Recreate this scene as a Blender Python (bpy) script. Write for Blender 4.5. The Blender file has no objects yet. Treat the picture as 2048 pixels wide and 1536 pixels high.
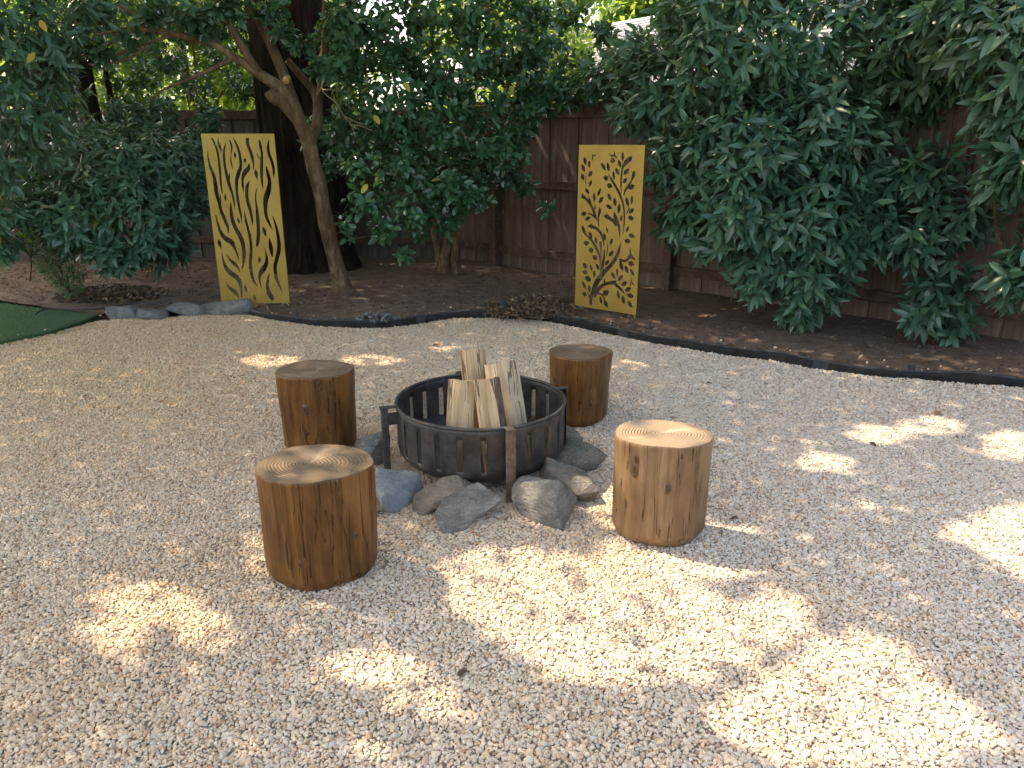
import bpy, bmesh, math, random
import numpy as np
from mathutils import Vector, Matrix
from mathutils.geometry import delaunay_2d_cdt

SC = bpy.context.scene
COL = SC.collection
R = math.radians
rng = np.random.default_rng(7)
random.seed(7)

# ------------------------------------------------------------------ camera
CAM_H, PITCH, F = 1.5, R(18.0), 1480.0
cam = bpy.data.cameras.new('camera'); cam.sensor_width = 36.0; cam.lens = F / 2048 * 36.0
cam.clip_start = 0.05; cam.clip_end = 2000
co = bpy.data.objects.new('camera', cam); COL.objects.link(co)
co.location = (0, 0, CAM_H); co.rotation_euler = (R(90) - PITCH, 0, 0)
SC.camera = co

# ------------------------------------------------------------------ sun and sky
SUN = np.array([-0.85, 0.40, 1.33]); SUN /= np.linalg.norm(SUN)      # direction towards the sun
w = bpy.data.worlds.new('World'); SC.world = w; w.use_nodes = True
nt = w.node_tree
sky = nt.nodes.new('ShaderNodeTexSky'); sky.sky_type = 'NISHITA'; sky.sun_disc = False
sky.sun_elevation = math.asin(SUN[2]); sky.sun_rotation = math.atan2(SUN[0], SUN[1])
sky.air_density = 1.0; sky.dust_density = 4.0; sky.ozone_density = 0.3
nt.links.new(sky.outputs[0], nt.nodes['Background'].inputs[0])
nt.nodes['Background'].inputs[1].default_value = 0.15
sl = bpy.data.lights.new('sun', 'SUN'); sl.energy = 2.0; sl.angle = R(0.53); sl.color = (1.0, 0.88, 0.72)
so = bpy.data.objects.new('sun', sl); COL.objects.link(so)
so.rotation_euler = Vector(SUN).to_track_quat('Z', 'Y').to_euler()
vs = SC.view_settings; vs.view_transform = 'Standard'; vs.look = 'None'; vs.gamma = 1.0; vs.use_curve_mapping = False
vs.exposure = 2.4
vs.use_white_balance = True; vs.white_balance_temperature = 7300; vs.white_balance_tint = 10
SC.cycles.use_denoising = True
SC.cycles.max_bounces = 6; SC.cycles.transparent_max_bounces = 4; SC.cycles.diffuse_bounces = 3; SC.cycles.glossy_bounces = 2; SC.cycles.transmission_bounces = 3
SC.cycles.use_adaptive_sampling = True; SC.cycles.adaptive_threshold = 0.025; SC.cycles.use_light_tree = False

# ------------------------------------------------------------------ measuring helpers (photo pixel -> point in the yard)
sp_, cp_ = math.sin(PITCH), math.cos(PITCH)
def ray(px, py):
    a, b = (px - 1024) / F, (py - 768) / F
    return np.array([a, cp_ - b * sp_, -sp_ - b * cp_])
def gp(px, py, z=0.0):
    d = ray(px, py); t = (CAM_H - z) / -d[2]
    return np.array([0, 0, CAM_H]) + d * t
def at(px, py, Y):
    d = ray(px, py); t = Y / d[1]
    return np.array([0, 0, CAM_H]) + d * t
def project(P):
    x, y, z = P[:, 0], P[:, 1], P[:, 2] - CAM_H
    dep = y * cp_ - z * sp_; up = y * sp_ + z * cp_
    return 1024 + F * x / dep, 768 - F * up / dep, dep

# ------------------------------------------------------------------ object helpers
def tag(o, label=None, cat=None, group=None, kind=None):
    if label: o['label'] = label
    if cat: o['category'] = cat
    if group: o['group'] = group
    if kind: o['kind'] = kind
    return o
def root(name, loc, label, cat, group=None):
    o = bpy.data.objects.new(name, None); COL.objects.link(o); o.location = tuple(float(v) for v in loc)
    o.empty_display_size = 0.1
    return tag(o, label, cat, group)
def mesh_data(name, V, Fc, mat=None, smooth=True, attrs=None):
    """V (n,3); Fc: (m,k) array or list of lists"""
    me = bpy.data.meshes.new(name)
    V = np.asarray(V, dtype=np.float32)
    if isinstance(Fc, np.ndarray) and Fc.ndim == 2:
        m, k = Fc.shape
        me.vertices.add(len(V)); me.vertices.foreach_set('co', V.ravel())
        me.loops.add(m * k); me.loops.foreach_set('vertex_index', Fc.astype(np.int32).ravel())
        me.polygons.add(m); me.polygons.foreach_set('loop_start', np.arange(0, m * k, k, dtype=np.int32))
        me.update(calc_edges=True)
    else:
        me.from_pydata([tuple(map(float, v)) for v in V], [], [list(map(int, f)) for f in Fc]); me.update()
    if smooth and len(me.polygons):
        me.polygons.foreach_set('use_smooth', np.ones(len(me.polygons), dtype=bool))
    if attrs:
        for an, av in attrs.items():
            a = me.attributes.new(an, 'FLOAT', 'POINT'); a.data.foreach_set('value', np.asarray(av, dtype=np.float32))
    if mat: me.materials.append(mat)
    return me
def mk(name, V, Fc, mat, parent=None, smooth=True, attrs=None, **kw):
    """mesh object built in yard coordinates; child of parent if given"""
    V = np.asarray(V, dtype=float)
    if parent is not None: V = V - np.array(parent_loc(parent))
    o = bpy.data.objects.new(name, mesh_data(name, V, Fc, mat, smooth, attrs)); COL.objects.link(o)
    if parent is not None: o.parent = parent
    return tag(o, **kw)
def parent_loc(p):
    l = Vector(p.location)
    while p.parent: p = p.parent; l = l + p.location
    return l
def parent_mat(p):
    m = p.matrix_basis.copy()
    while p.parent: p = p.parent; m = p.matrix_basis @ m
    return m
def put(name, me, parent, M):
    """object sharing mesh me, M = placement in yard coordinates (4x4)"""
    o = bpy.data.objects.new(name, me); COL.objects.link(o)
    if parent is not None:
        o.parent = parent; o.matrix_basis = parent_mat(parent).inverted() @ Matrix(M)
    else: o.matrix_basis = Matrix(M)
    return o
BOXF = [(0,1,3,2),(4,6,7,5),(0,4,5,1),(2,3,7,6),(0,2,6,4),(1,5,7,3)]
def box_v(c, s):
    c = np.array(c); s = np.array(s) / 2
    return [c + s * np.array((x, y, z)) for x in (-1, 1) for y in (-1, 1) for z in (-1, 1)]
def bevel_mesh(me, width, seg=1):
    bm = bmesh.new(); bm.from_mesh(me)
    bmesh.ops.remove_doubles(bm, verts=bm.verts, dist=1e-6)
    bmesh.ops.recalc_face_normals(bm, faces=bm.faces)
    bmesh.ops.bevel(bm, geom=bm.edges, offset=width, segments=seg, affect='EDGES', profile=0.5)
    bm.to_mesh(me); bm.free(); return me
def catmull(P, n=6):
    P = np.asarray(P, float); Q = np.vstack([2 * P[0] - P[1], P, 2 * P[-1] - P[-2]]); out = []
    for i in range(1, len(Q) - 2):
        for t in np.linspace(0, 1, n, endpoint=False):
            a, b, c, d = Q[i-1], Q[i], Q[i+1], Q[i+2]
            out.append(0.5 * (2*b + (c-a)*t + (2*a-5*b+4*c-d)*t*t + (3*b-a-3*c+d)*t**3))
    out.append(P[-1]); return np.array(out)
def in_poly(p, poly):
    x, y = p[:, 0], p[:, 1]; c = np.zeros(len(p), bool); j = len(poly) - 1
    for i in range(len(poly)):
        xi, yi = poly[i]; xj, yj = poly[j]; c ^= ((yi > y) != (yj > y)) & (x < (xj - xi) * (y - yi) / (yj - yi + 1e-12) + xi); j = i
    return c
class Noise:
    """cheap smooth noise: a sum of sines with random directions"""
    def __init__(s, seed, freq, octaves=3, dim=3, n=7):
        r = np.random.default_rng(seed); s.t = []
        for o in range(octaves):
            k = r.normal(size=(n, dim)); k /= np.linalg.norm(k, axis=1)[:, None]
            s.t.append((k * freq * 2**o * r.uniform(.6, 1.5, (n, 1)), r.uniform(0, 6.28, n), 0.5**o))
    def __call__(s, P):
        P = np.asarray(P, float); v = 0
        for k, ph, a in s.t: v = v + a * np.sin(P @ k.T + ph).sum(-1) / 3.5
        return v
def tube(P, rad, sides=10, bump=0.0, seed=1, cap=True, ridges=0):
    """polyline tube; P (n,3), rad (n,)"""
    P = np.asarray(P, float); rad = np.asarray(rad, float); n = len(P)
    T = np.gradient(P, axis=0); T /= np.linalg.norm(T, axis=1)[:, None] + 1e-9
    ref = np.array([0.0, 1.0, 0.0]) if abs(T[0][1]) < 0.8 else np.array([1.0, 0, 0])
    N0 = np.cross(T[0], ref); N0 /= np.linalg.norm(N0); V = []
    nz = Noise(seed, 9.0, 3); nz_f = Noise(seed + 7, 55.0, 2)
    ang = np.linspace(0, 2 * math.pi, sides, endpoint=False)
    for i in range(n):
        N0 = N0 - T[i] * (N0 @ T[i]); N0 /= np.linalg.norm(N0); B = np.cross(T[i], N0)
        d = np.outer(np.cos(ang), N0) + np.outer(np.sin(ang), B)
        q = P[i] + d * rad[i]
        if bump:
            k = 1 + bump * nz(q) + bump * .45 * nz_f(q * [1, 1, .4])
            q = P[i] + d * (rad[i] * k)[:, None]
        V.append(q)
    V = np.vstack(V); Fc = []
    for i in range(n - 1):
        for j in range(sides):
            a, b = i * sides + j, i * sides + (j + 1) % sides
            Fc.append((a, b, b + sides, a + sides))
    if cap:
        Fc.append(tuple(range(sides - 1, -1, -1))); Fc.append(tuple(range((n - 1) * sides, n * sides)))
    return V, Fc
def merge(parts):
    V = []; Fc = []; o = 0
    for v, f in parts:
        V.append(np.asarray(v)); Fc += [tuple(i + o for i in q) for q in f]; o += len(v)
    return np.vstack(V), Fc

# ------------------------------------------------------------------ material helpers
class NT:
    def __init__(s, name):
        s.m = bpy.data.materials.new(name); s.m.use_nodes = True; s.t = s.m.node_tree
        s.b = s.t.nodes['Principled BSDF']; s.out = s.t.nodes['Material Output']
    def n(s, typ, ins=None, **kw):
        x = s.t.nodes.new(typ)
        for k, v in kw.items(): setattr(x, k, v)
        for k, v in (ins or {}).items(): s.set(x.inputs[k], v)
        return x
    def set(s, sock, v):
        if isinstance(v, bpy.types.NodeSocket): s.t.links.new(v, sock)
        else: sock.default_value = v
    def coord(s, scale=(1, 1, 1), kind='Object'):
        c = s.n('ShaderNodeTexCoord'); m = s.n('ShaderNodeMapping', {'Vector': c.outputs[kind], 'Scale': scale})
        return m.outputs[0]
    def noise(s, vec, scale, detail=4, rough=0.55, dist=0.0):
        return s.n('ShaderNodeTexNoise', {'Vector': vec, 'Scale': scale, 'Detail': detail, 'Roughness': rough, 'Distortion': dist}).outputs[0]
    def ramp(s, fac, stops, interp='LINEAR'):
        r = s.n('ShaderNodeValToRGB', {'Fac': fac}); e = r.color_ramp; e.interpolation = interp
        while len(e.elements) < len(stops): e.elements.new(0.5)
        for el, (p, c) in zip(e.elements, stops):
            el.position = p; el.color = (*c, 1) if len(c) == 3 else c
        return r.outputs[0]
    def mix(s, fac, a, b, mode='MIX'):
        x = s.n('ShaderNodeMix', data_type='RGBA', blend_type=mode)
        s.set(x.inputs[0], fac); s.set(x.inputs[6], a if not isinstance(a, tuple) else (*a, 1)); s.set(x.inputs[7], b if not isinstance(b, tuple) else (*b, 1))
        return x.outputs[2]
    def math(s, op, a, b=0.0):
        x = s.n('ShaderNodeMath', operation=op); s.set(x.inputs[0], a); s.set(x.inputs[1], b); return x.outputs[0]
    def bump(s, h, strength=0.5, dist=0.01):
        x = s.n('ShaderNodeBump', {'Height': h, 'Strength': strength, 'Distance': dist}); s.set(s.b.inputs['Normal'], x.outputs[0]); return x
    def base(s, col=None, rough=None, metal=None, spec=None):
        if col is not None: s.set(s.b.inputs['Base Color'], col if not isinstance(col, tuple) else (*col, 1))
        if rough is not None: s.set(s.b.inputs['Roughness'], rough)
        if metal is not None: s.set(s.b.inputs['Metallic'], metal)
        if spec is not None: s.set(s.b.inputs['Specular IOR Level'], spec)
        return s.m
def gray(v): return (v, v, v)

def leaf_mat(name, cols, rough=0.35, trans=0.25, tcol=None, vein=True):
    k = NT(name); at_ = k.n('ShaderNodeAttribute', attribute_name='rnd').outputs['Fac']
    st = [(i / (len(cols) - 1), c) for i, c in enumerate(cols)] if len(cols) < 5 or name == 'dry_leaf' else [(0, cols[0]), (.33, cols[1]), (.66, cols[2]), (.93, cols[3]), (1, cols[4])]
    c = k.ramp(at_, st)
    nz = k.noise(k.coord(), 30, 2)
    c = k.mix(k.math('MULTIPLY', nz, 0.35), c, tuple(v * 0.55 for v in cols[0]))
    k.base(c, rough, spec=0.5)
    tr = k.n('ShaderNodeBsdfTranslucent'); k.set(tr.inputs[0], k.mix(0.5, c, tcol or tuple(min(1, v * 3) for v in cols[min(2, len(cols) - 1)])))
    mx = k.n('ShaderNodeMixShader'); mx.inputs[0].default_value = trans
    k.t.links.new(k.b.outputs[0], mx.inputs[1]); k.t.links.new(tr.outputs[0], mx.inputs[2]); k.t.links.new(mx.outputs[0], k.out.inputs[0])
    return k.m
def wood_mat(name, stops, scale=26, stretch=0.06, crack=True, rough=0.55, bump=0.5, axis=2, crackw=0.012, blot=True):
    k = NT(name); sc = [1.0, 1.0, 1.0]; sc[axis] = stretch; v = k.coord(tuple(sc))
    c = k.ramp(k.noise(v, scale, 6, 0.6, 0.3), stops)
    if blot:
        b = k.ramp(k.noise(k.coord((1, 1, .45) if axis == 2 else (1, 1, 1)), 7, 5, 0.65), [(0.44, (0, 0, 0)), (0.62, (1, 1, 1))])
        c = k.mix(k.math('MULTIPLY', b, 0.55), c, stops[0][1])
    h = k.noise(v, scale * 3, 5, 0.6)
    if crack:
        sc2 = list(sc); sc2[axis] = stretch * 0.55
        n2 = k.noise(k.coord(tuple(sc2)), scale * 0.8, 3, 0.5, 0.4)
        ln = k.math('LESS_THAN', k.math('ABSOLUTE', k.math('SUBTRACT', n2, 0.5)), crackw)
        gate = k.math('GREATER_THAN', k.noise(k.coord((1, 1, .5)), 9, 2), 0.42)
        ln = k.math('MULTIPLY', ln, gate)
        c = k.mix(k.math('MULTIPLY', ln, 0.8), c, tuple(q * 0.25 for q in stops[0][1]))
        h = k.math('SUBTRACT', h, k.math('MULTIPLY', ln, 1.2))
    k.bump(h, bump, 0.006); k.base(c, rough, spec=0.3)
    return k.m

# gravel: every pebble takes its own tone
def gravel_mat():
    k = NT('river_pebble'); oi = k.n('ShaderNodeObjectInfo')
    c1 = k.ramp(oi.outputs['Random'], [(0.0, (.36,.26,.18)), (.10, (.50,.41,.32)), (.24, (.55,.51,.45)), (.42, (.60,.53,.44)), (.56, (.50,.48,.45)), (.70, (.63,.575,.49)), (.82, (.55,.42,.30)), (.90, (.66,.62,.57)), (.965, (.42,.41,.41)), (.985, (.45,.28,.18)), (1, (.17,.155,.145))])
    n = k.noise(oi.outputs['Location'], 0.55, 3, 0.6)
    sx = k.n('ShaderNodeSeparateXYZ', {'Vector': oi.outputs['Location']})
    f = k.math('ADD', k.math('MULTIPLY', sx.outputs[0], -0.20), k.math('MULTIPLY', k.math('SUBTRACT', n, 0.5), 1.6))
    f2 = k.n('ShaderNodeClamp', {'Value': k.math('ADD', f, 0.36)}).outputs[0]
    c = k.mix(k.math('MULTIPLY', f2, 0.90), c1, (1.0, .82, .58), 'MULTIPLY')
    c = k.mix(1.0, c, (.94, .885, .83), 'MULTIPLY')
    k.base(c, 0.62, spec=0.35)
    return k.m
M = {}
M['pebble'] = gravel_mat()
def ground_like(name, c0, c1, c2, s=9, bump=0.8, rough=0.95):
    k = NT(name); v = k.coord()
    a = k.noise(v, s, 8, 0.7); b = k.noise(v, s * 7, 6, 0.7)
    c = k.ramp(a, [(0.3, c0), (0.52, c1), (0.72, c2)]); c = k.mix(k.ramp(b, [(0.35, gray(0)), (0.7, gray(.6))]), c, c0)
    k.bump(k.math('ADD', k.math('MULTIPLY', a, .5), b), bump, 0.03); return k.base(c, rough, spec=0.15)
M['soil'] = ground_like('bare_soil', (.090,.062,.046), (.178,.127,.096), (.245,.182,.140))
M['far_ground'] = ground_like('far_ground', (.05,.06,.02), (.08,.10,.03), (.12,.13,.05), 2)
M['gravel_base'] = ground_like('gravel_bed', (.34,.29,.23), (.46,.40,.33), (.56,.50,.42), 60)
M['turf_base'] = ground_like('turf_backing', (.035,.08,.03), (.05,.11,.04), (.07,.14,.05), 30, .5)
M['stump'] = wood_mat('stained_log', [(.25,(.040,.015,.004)), (.43,(.118,.048,.012)), (.6,(.180,.078,.020)), (.8,(.240,.118,.036))], 30, 0.06, crackw=.008, rough=.36, bump=.4)
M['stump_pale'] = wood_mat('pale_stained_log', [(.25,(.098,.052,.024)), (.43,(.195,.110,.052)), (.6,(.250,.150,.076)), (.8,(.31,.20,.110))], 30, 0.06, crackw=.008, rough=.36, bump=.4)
def ring_mat(name, lo, hi):
    k = NT(name); a = k.n('ShaderNodeAttribute', attribute_name='rnd').outputs['Fac']
    c = k.ramp(a, [(0.25, lo), (0.62, tuple(p * .35 + q * .65 for p, q in zip(lo, hi))), (1, hi)])
    b = k.noise(k.coord(), 9, 5, .6); c = k.mix(k.math('MULTIPLY', b, .28), c, lo)
    k.bump(k.noise(k.coord(), 90, 4), .25, .004); return k.base(c, .36, spec=.5)
M['rings'] = ring_mat('cut_log_rings', (.034,.020,.011), (.21,.145,.092))
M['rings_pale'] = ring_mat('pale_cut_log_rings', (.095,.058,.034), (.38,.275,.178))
M['knot'] = ring_mat('knot', (.014,.006,.004), (.115,.058,.026))
M['split'] = wood_mat('split_wood', [(.25,(.27,.16,.078)), (.5,(.47,.315,.17)), (.75,(.60,.43,.26))], 40, 0.05, True, .8, .7, crackw=.014)
M['split_grey'] = wood_mat('weathered_split_wood', [(.25,(.25,.175,.105)), (.5,(.41,.31,.20)), (.75,(.53,.42,.29))], 40, 0.05, True, .8, .7, crackw=.014)
M['bark_strip'] = wood_mat('firewood_bark', [(.3,(.05,.03,.02)), (.55,(.15,.10,.065)), (.8,(.28,.19,.12))], 40, .3, False, .9, 1)
k = NT('sooty_steel'); v = k.coord()
rs = k.ramp(k.noise(v, 11, 7, .68), [(.40, (.026,.022,.020)), (.56, (.055,.046,.040)), (.75, (.125,.075,.048))])
sc_ = k.ramp(k.noise(k.coord((1, 1, .12)), 60, 5, .7), [(.60, gray(0)), (.76, gray(.5))])
k.base(k.mix(sc_, rs, (.20,.175,.155)), .55, .25); k.bump(k.noise(v, 90, 5), .3, .003); M['steel'] = k.m
k = NT('rusty_iron'); rs = k.ramp(k.noise(k.coord(), 16, 7, .7), [(.35, (.055,.042,.034)), (.52, (.14,.085,.055)), (.72, (.27,.155,.09))]); k.base(rs, .7, .2); k.bump(k.noise(k.coord(), 80, 5), .5, .004); M['rust'] = k.m
def rock_mat(name, c0, c1, c2, strat=(1, 1, 5)):
    k = NT(name); v = k.coord(); n1 = k.noise(v, 7, 7, .65); n2 = k.noise(k.coord(strat), 22, 5, .6, .6)
    c = k.ramp(k.math('ADD', k.math('MULTIPLY', n1, .6), k.math('MULTIPLY', n2, .4)), [(.35, c0), (.5, c1), (.64, c2)])
    sp = k.ramp(k.noise(v, 160, 2), [(.60, gray(0)), (.70, gray(.5))]); c = k.mix(sp, c, (.55,.53,.48))
    k.bump(k.math('ADD', n2, k.noise(v, 60, 6, .7)), .95, .014); return k.base(c, .78, spec=.3)
M['rock_blue'] = rock_mat('blue_grey_stone', (.135,.153,.165), (.235,.26,.275), (.34,.355,.355), (1, 2, 1))
M['rock_grey'] = rock_mat('grey_schist', (.095,.088,.078), (.185,.172,.150), (.29,.272,.240))
M['rock_brown'] = rock_mat('brown_grey_stone', (.105,.085,.066), (.195,.162,.126), (.29,.248,.20))
M['slate'] = rock_mat('dark_slate', (.07,.07,.068), (.135,.133,.128), (.22,.215,.205), (1, 1, 3))
M['rock_dark'] = rock_mat('dark_stone', (.07,.07,.058), (.15,.14,.11), (.26,.20,.15))
k = NT('gold_panel_paint'); n1 = k.noise(k.coord((1, 1, 1)), 3.2, 5, .6); n2 = k.noise(k.coord((1, 1, 1)), 160, 3)
c = k.ramp(n1, [(.3, (.29,.182,.036)), (.55, (.355,.235,.050)), (.75, (.385,.265,.070))]); dirt = k.ramp(k.noise(k.coord(), 6, 6, .7), [(.62, gray(0)), (.85, gray(.5))])
k.base(k.mix(dirt, c, (.26,.20,.10)), k.math('ADD', .30, k.math('MULTIPLY', n1, .22)), .45); k.bump(n2, .06, .002); M['gold'] = k.m
k = NT('panel_back'); k.base((.09,.065,.02), .6, .3); M['gold_dark'] = k.m
k = NT('stake_wire'); k.base((.42,.36,.17), .45, .6); M['wire'] = k.m
k = NT('black_edging'); n1 = k.noise(k.coord(), 14, 6, .7); k.base(k.ramp(n1, [(.38, (.012,.013,.015)), (.6, (.032,.033,.036)), (.75, (.085,.076,.066))]), .6); M['edging'] = k.m
M['bark'] = wood_mat('tree_bark', [(.3,(.05,.030,.016)), (.5,(.125,.078,.042)), (.7,(.20,.14,.082))], 16, .25, False, .9, 1.0)
M['bark_pale'] = wood_mat('lichen_bark', [(.3,(.060,.037,.019)), (.5,(.135,.085,.044)), (.7,(.26,.195,.115))], 18, .4, False, .9, .9)
k = NT('deep_red_bark'); n1 = k.noise(k.coord((1, 1, .14)), 13, 7, .65, .6); k.base(k.ramp(n1, [(.35, (.010,.006,.0045)), (.55, (.030,.019,.013)), (.75, (.058,.037,.025))]), .95, spec=.1); k.bump(n1, 1, .08); M['bark_big'] = k.m
k = NT('cut_wood'); k.base((.42,.27,.14), .8); M['cutwood'] = k.m
M['twig'] = wood_mat('bare_twig', [(.3,(.16,.12,.08)), (.6,(.30,.24,.16)), (.8,(.40,.33,.23))], 30, 1, False, .9, .4)
M['fence'] = wood_mat('stained_fence', [(.25,(.080,.050,.038)), (.5,(.172,.112,.084)), (.75,(.275,.195,.15))], 22, .05, False, .85, .5)
M['fence_rail'] = wood_mat('fence_rail_wood', [(.25,(.055,.033,.024)), (.5,(.12,.072,.052)), (.75,(.19,.125,.09))], 22, 1, False, .85, .5)
M['fence_grey'] = wood_mat('grey_fence', [(.25,(.05,.043,.034)), (.5,(.11,.098,.08)), (.75,(.19,.172,.145))], 22, .05, False, .9, .5)
M['laurel'] = leaf_mat('laurel_leaf', [(.042,.098,.066), (.062,.142,.088), (.085,.178,.102), (.125,.225,.115), (.24,.26,.07)], .30, .2, (.22,.42,.06))
M['camellia'] = leaf_mat('camellia_leaf', [(.030,.080,.042), (.046,.120,.058), (.064,.150,.066), (.095,.190,.078), (.24,.26,.06)], .23, .2, (.25,.45,.05))
M['bgleaf'] = leaf_mat('sunlit_leaf', [(.05,.11,.02), (.08,.17,.03), (.12,.22,.04), (.17,.25,.05)], .5, .5, (.55,.75,.10))
M['canopy'] = leaf_mat('shade_tree_leaf', [(.04,.09,.02), (.06,.12,.03), (.08,.15,.04)], .5, .3, (.4,.55,.1))
M['box'] = leaf_mat('boxwood_leaf', [(.05,.10,.035), (.08,.14,.05), (.12,.18,.07)], .45, .25)
M['yleaf'] = leaf_mat('yellowing_leaf', [(.35,.30,.03), (.45,.36,.05), (.5,.3,.05)], .45, .3)
M['litter'] = leaf_mat('dry_leaf', [(.055,.034,.022), (.115,.070,.045), (.17,.115,.078), (.26,.14,.06), (.30,.24,.17)], .85, .1, (.3,.2,.1))
M['turf'] = leaf_mat('turf_blade', [(.05,.100,.046), (.075,.140,.062), (.115,.19,.088)], .6, .2)
# ------------------------------------------------------------------ the ground
def sheet(name, xs, ys, zf, mat):
    X, Y = np.meshgrid(xs, ys, indexing='ij'); V = np.stack([X, Y, zf(X, Y)], -1).reshape(-1, 3)
    nx, ny = len(xs), len(ys); i = np.arange((nx - 1))[:, None] * ny + np.arange(ny - 1)[None, :]
    Fc = np.stack([i, i + ny, i + ny + 1, i + 1], -1).reshape(-1, 4)
    return mk(name, V, Fc, mat, kind='structure')
sheet('ground', np.linspace(-600, 600, 13), np.linspace(-600, 600, 13), lambda X, Y: 0 * X - 0.05, M['far_ground'])

# line where the gravel stops: lawn, row of stones, black edging
EDGE_PX = [(500,634),(540,641),(580,648),(640,654),(700,656),(760,655),(820,650),(870,642),(920,637),(980,635),(1040,637),(1100,643),(1150,652),(1200,662),(1280,680),(1360,695),(1440,708),(1540,722),(1640,738),(1740,752),(1840,760),(1940,768),(2048,775)]
EDGE = np.array([gp(*p)[:2] for p in EDGE_PX] + [[3.75, 4.42], [4.4, 4.2], [5.4, 3.95], [7.5, 3.6]])
LAWN_LOW = np.array([[-9, 2.2], [-7, 3.2], [-5.5, 4.2], [-4.6, 5.0]] + [gp(*p)[:2] for p in [(0,692),(52,681),(100,672),(146,657),(187,645)]])
STONE_LINE = np.array([gp(*p)[:2] for p in [(205,642),(270,641),(330,637),(405,634)]])
GL = np.vstack([LAWN_LOW, STONE_LINE, EDGE])
LAWN_UP = np.array([[-9, 7.7], [-6.2, 7.25]] + [gp(*p)[:2] for p in [(0,610),(83,622),(125,627),(187,637)]])
SL = np.vstack([LAWN_UP, STONE_LINE + [0, .10], EDGE])
def gravel_y(x): return np.interp(x, GL[:, 0], GL[:, 1])
def soil_y(x): return np.interp(x, SL[:, 0], SL[:, 1])

hN = Noise(3, 1.3, 3, 2); hN2 = Noise(4, 9.0, 2, 2); sN = Noise(5, 3.0, 4, 2); sN2 = Noise(6, 22.0, 3, 2)
def gravel_z(x, y):
    P = np.stack([x, y], -1); return 0.009 * hN(P) + .0035 * hN2(P) - 0.010
def soil_z(x, y):
    P = np.stack([x, y], -1); d = np.clip((y - soil_y(x)) / 0.5, 0, 1)
    return 0.046 + 0.022 * d + 0.009 * sN(P) * d + 0.0045 * sN2(P)
sheet('gravel_bed', np.linspace(-9, 7.4, 200), np.linspace(-3, 7.2, 130), lambda X, Y: gravel_z(X, Y) - .0028 - .02 * (Y > gravel_y(X) - .05), M['gravel_base'])
xs = np.unique(np.concatenate([np.linspace(-9, 7.4, 250), EDGE[:, 0]])); tt = np.concatenate([np.linspace(0, .25, 46), np.linspace(.25, 1, 60)[1:]])
XX, TT = np.meshgrid(xs, tt, indexing='ij'); y0 = soil_y(XX) + 0.004; YY = y0 + (14 - y0) * TT
V = np.stack([XX, YY, soil_z(XX, YY)], -1).reshape(-1, 3); ny = len(tt); i = np.arange(len(xs) - 1)[:, None] * ny + np.arange(ny - 1)[None, :]
mk('soil_bed', V, np.stack([i, i + ny, i + ny + 1, i + 1], -1).reshape(-1, 4), M['soil'], kind='structure')

xs = np.linspace(-9, gp(187, 641)[0], 60); tt = np.linspace(0, 1, 24)
XX, TT = np.meshgrid(xs, tt, indexing='ij'); YY = gravel_y(XX) + (soil_y(XX) + .02 - gravel_y(XX)) * TT
lz = lambda x, y: 0.018 + 0.012 * hN(np.stack([x, y], -1)) + .01 * np.clip((y - gravel_y(x)) / .3, 0, 1)
ZL = lz(XX, YY); ZL[:, 0] = -.045; YY[:, 0] += .001; YY[:, 1] = YY[:, 0] + .004; ZL[-1] = -.045
V = np.stack([XX, YY, ZL], -1).reshape(-1, 3); ny = len(tt); i = np.arange(len(xs) - 1)[:, None] * ny + np.arange(ny - 1)[None, :]
mk('lawn', V, np.stack([i, i + ny, i + ny + 1, i + 1], -1).reshape(-1, 4), M['turf_base'], kind='structure')
n = 60000; bx_ = rng.uniform(-5.6, xs[-1], n); q = rng.random(n); by_ = gravel_y(bx_) + (soil_y(bx_) - gravel_y(bx_)) * q
b0 = np.stack([bx_, by_, lz(bx_, by_) - .004], -1); th = rng.uniform(0, 6.28, n); hh = rng.uniform(.014, .030, n); ww = .0022
sd = np.stack([np.cos(th), np.sin(th), 0 * th], -1) * ww; ln = np.stack([rng.normal(0, .006, n), rng.normal(0, .006, n), hh], -1)
V = np.stack([b0 - sd, b0 + sd, b0 + ln], 1).reshape(-1, 3)
mk('turf_grass', V, np.arange(3 * n).reshape(-1, 3), M['turf'], smooth=False, attrs={'rnd': np.repeat(rng.random(n), 3)},
   label='short green artificial turf at the far left edge of the gravel', cat='grass', kind='stuff')

# ------------------------------------------------------------------ gravel: pebbles set one by one, instanced on points
def hexpts(x0, x1, y0, y1, s):
    nx = int((x1 - x0) / s); ny = int((y1 - y0) / (s * .866)); X, Y = np.meshgrid(np.arange(nx), np.arange(ny), indexing='ij')
    P = np.stack([x0 + (X + .5 * (Y % 2)) * s, y0 + Y * s * .866], -1).reshape(-1, 2); return P + rng.normal(0, s * .28, P.shape)
Pn = hexpts(-4.2, 4.2, 0.6, 4.0, .0100); Pf = hexpts(-5.6, 4.6, 4.0, 7.0, .0122)
Po = hexpts(-6.2, 5.8, 0.4, 7.0, .0140); Po = Po[(np.abs(Po[:, 0]) >= .75 * Po[:, 1] + .65) & (np.abs(Po[:, 0]) < .75 * Po[:, 1] + 1.9)]
nin = len(Pn) + len(Pf); P = np.vstack([Pn, Pf, Po]); x, y = P[:, 0], P[:, 1]; base_s = np.where(np.arange(len(P)) >= nin, .0148, np.where(y < 4.0, .0112, .0128))
ok = (y < gravel_y(x) + rng.normal(0, .006, len(x)) - .004) & ((np.abs(x) < .75 * y + .65) | (np.arange(len(P)) >= nin)); base_s = base_s[ok]
P = P[ok]; n = len(P)
stray = 130                                                  # pebbles kicked onto the soil and turf
sx_ = rng.uniform(-4.4, 3.6, stray); sy_ = gravel_y(sx_) + np.abs(rng.normal(0, .12, stray)) + .02
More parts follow.
